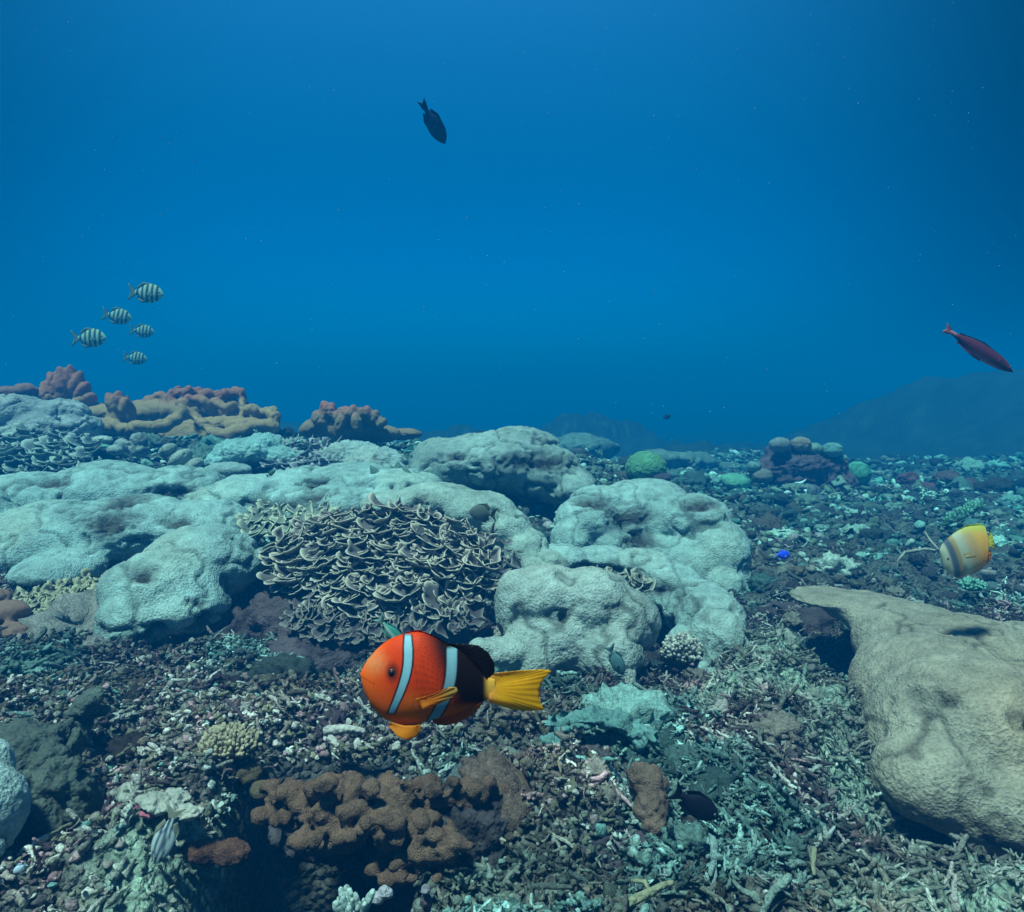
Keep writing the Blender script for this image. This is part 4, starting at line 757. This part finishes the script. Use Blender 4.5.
# --- small fish of one general build: nose at a=1, tail tip at a=0, b down; height ratio h
def small_fish(name, label, cat, px, py, D, length_px, h, cols, fins, heading, yaw=0, group=None, fork=.5, eye=True, fat=.38, dors=.12, eyec=(.1, .1, .08), tail=1.0):
    """heading: screen angle of the nose, degrees anticlockwise from right"""
    u = length_px * D / F; flip = math.cos(R(heading)) < 0
    fi = Fish(name, label, cat, (.5, 0), u, P(px, py, D), group=group)
    ang = heading
    fi.e.rotation_euler = (Matrix.Rotation(-PITCH, 4, 'X') @ Matrix.Rotation(-R(ang), 4, 'Y') @ Matrix.Rotation(math.pi if flip else 0, 4, 'X') @ Matrix.Rotation(R(yaw), 4, 'Z')).to_euler()
    H = h / 2
    fi.body([(.20, -H * .22), (.30, -H * .38), (.45, -H * .82), (.62, -H), (.80, -H * .85), (.93, -H * .45), (1.0, -H * .05)], [(.20, H * .22), (.30, H * .38), (.45, H * .80), (.62, H), (.80, H * .82), (.93, H * .42), (1.0, H * .08)], fat, cols, 48, 24)
    th = .012 * u * 2
    fi.fin('dorsal_fin', [(.30, -H * .3), (.5, -H * .85), (.75, -H * .88)], [(.24, -H * .45 - dors * .6), (.42, -H * .85 - dors), (.74, -H * .98)], fins, thick=th, n=14, m=4)
    fi.fin('anal_fin', [(.30, H * .3), (.45, H * .75), (.58, H * .9)], [(.24, H * .45 + dors * .6), (.40, H * .85 + dors * .8), (.58, H * .95)], fins, thick=th, n=12, m=4)
    fi.fin('tail_fin', [(.24, -H * .2), (.23, 0), (.24, H * .2)], [(.18, -H * .35), (-.02, (-h * .42 - .04) * tail), (.10 * fork + .03, 0), (-.02, (h * .42 + .04) * tail), (.18, H * .35)], fins, thick=th, n=16, m=5)
    fi.fin('pectoral_fin', [(.74, H * .05), (.74, H * .3)], [(.68, -.01), (.58, H * .1), (.60, H * .5), (.70, H * .4)], fins, y0=-fat * H * u * .9, lean=-.35, thick=th * .6, n=8, m=4)
    if eye: fi.eye(.88, -H * .15, .025, iris=eyec)
    return fi
def serg(a, b):
    c = np.ones((len(a), 3)) * np.array((.30, .52, .42)); c = mixc(c, (.32, .46, .20), (1 - S(b, -.25, -.12)) * .6)
    for x in (.27, .42, .56, .70, .83): c = mixc(c, (.020, .045, .05), (1 - S(np.abs(a - x), .024, .042)))
    return c
G5 = 'sergeant fish schooling over the left skyline'
for px, py, D, ln, hd, yaw, lab in [(146, 293, 3.6, 34, -3, 6, 'black-barred fish highest of the school of five at left'), (117, 316, 4.3, 28, -9, 10, 'black-barred fish second from the top of the school at left'), (89, 338, 4.0, 33, 2, 8, 'black-barred fish leftmost of the school at left'),
                                    (142, 331, 5.2, 23, -4, 14, 'faint black-barred fish rightmost in the lower half of the school'), (135, 358, 5.4, 23, -6, 10, 'faint black-barred fish lowest of the school, above the tan coral')]:
    small_fish('sergeant_fish', lab, 'fish', px, py, D * 1.3, ln, .56, serg, (.20, .34, .30), hd, yaw, G5, dors=.08)
D = 3.0; small_fish('dark_fish', 'dark blue fish diving head down alone in the open water at top', 'fish', 433, 122, D, 46, .36, lambda a, b: np.ones((len(a), 3)) * np.array((.012, .028, .09)), (.010, .025, .09), -57, 28, dors=.03, tail=.45)
bl = lambda a, b: mixc(np.ones((len(a), 3)) * np.array((.02, .09, .95)), (.7, .7, .6), 1 - S(a, .16, .24))
small_fish('damselfish', 'tiny vivid blue damselfish over the dark part of the right rubble', 'fish', 782, 555, 2.6, 18, .52, bl, (.45, .5, .8), -3, 10)
small_fish('grey_fish', 'teal-grey fish diving along the side of the front coral head', 'fish', 616, 660, 2.25, 36, .36, flat((.12, .25, .26)), (.16, .30, .28), -64, 10, dors=.05)
small_fish('brown_fish', 'dusky oval fish in front of the smooth coral arch', 'fish', 483, 513, 2.9, 28, .58, lambda a, b: mixc(np.ones((len(a), 3)) * np.array((.10, .13, .11)), (.30, .28, .10), 1 - S(a, .15, .3)), (.14, .14, .08), 172, 8)
small_fish('teal_fish', 'turquoise fish half hidden behind the back of the clownfish', 'fish', 391, 632, .62, 42, .30, lambda a, b: mixc(np.ones((len(a), 3)) * np.array((.05, .34, .27)), (.5, .66, .62), np.exp(-((b - .01) / .03) ** 2)[:, None]), (.30, .55, .52), -52, 10, dors=.04)
small_fish('black_fish', 'black fish nosing down right beside the brown fuzzy lump', 'fish', 695, 804, 1.32, 60, .40, flat((.008, .009, .016)), (.008, .009, .016), -34, 10, dors=.06, eyec=(.2, .25, .3))
def strp(a, b):
    c = np.ones((len(a), 3)) * np.array((.36, .46, .46))
    for x in (-.10, -.02, .07): c = mixc(c, (.03, .05, .09), (1 - S(np.abs(b - x), .016, .032)))
    return c
small_fish('striped_fish', 'pale fish with dark lengthwise stripes and yellow fin pointing down at lower left', 'fish', 166, 835, 1.28, 54, .40, strp, (.34, .36, .28), -106, 14, dors=.06)
small_fish('green_fish', 'tiny dark green fish above the low pale coral hump behind the lettuce coral', 'fish', 271, 473, 3.3, 11, .40, flat((.05, .16, .13)), (.05, .16, .13), 35, 10, eye=False)
small_fish('white_fish', 'tiny blue-white fish near the bottom of the left border', 'fish', 20, 868, 1.2, 15, .46, flat((.5, .66, .75)), (.5, .66, .75), 215, 10)
small_fish('distant_fish', 'tiny dark fish speck in blue water above the bright green dome coral', 'fish', 667, 417, 6.0, 9, .45, flat((.01, .03, .06)), (.01, .03, .06), 20, 10, eye=False)

# drifting specks in the water
n = 320; y = rng.uniform(.9, 4.5, n); px = rng.uniform(-20, 1044, n); py = rng.uniform(-10, 480, n)
pp = P(px, py, y); v, f = I2; sclp = y * rng.uniform(.25, .6, n) / F
V = (v[None] * sclp[:, None, None] + pp[:, None]).reshape(-1, 3); f = (f[None] + (np.arange(n) * len(v))[:, None, None]).reshape(-1, 3)
o = mkobj('water_specks', V, f, M_RUBBLE, np.ones((len(V), 3)) * np.array([.25, .42, .42]), origin=np.zeros(3)); tag(o, 'fine specks drifting in the blue water', 'specks', kind='stuff')

# ------------------------------------------------------------------ the water itself: one closed volume
bm = bmesh.new(); bmesh.ops.create_cube(bm, size=1); me = bpy.data.meshes.new('haze'); bm.to_mesh(me); bm.free()
hz = bpy.data.objects.new('haze', me); COL.objects.link(hz)
allz = [((o.matrix_world @ Vector(c)).z if o.name != 'haze' else 0) for o in COL.objects if o.type == 'MESH' for c in o.bound_box]
ZB, ZT = min(allz) - 1.0, 2.75
hz.scale = (124, 84, ZT - ZB); hz.location = (0, 26, (ZT + ZB) / 2)
hm = bpy.data.materials.new('sea_water'); hm.use_nodes = True; t = hm.node_tree; t.nodes.clear()
oo = t.nodes.new('ShaderNodeOutputMaterial'); pv = t.nodes.new('ShaderNodeVolumePrincipled')
pv.inputs['Density'].default_value = .128
pv.inputs['Color'].default_value = (.0, .185, .56, 1)
pv.inputs['Absorption Color'].default_value = (.0, .29, .60, 1)
pv.inputs['Anisotropy'].default_value = .12
t.links.new(pv.outputs[0], oo.inputs['Volume']); me.materials.append(hm)
tag(hz, 'clear blue sea water fading the far reef', 'water', kind='stuff')
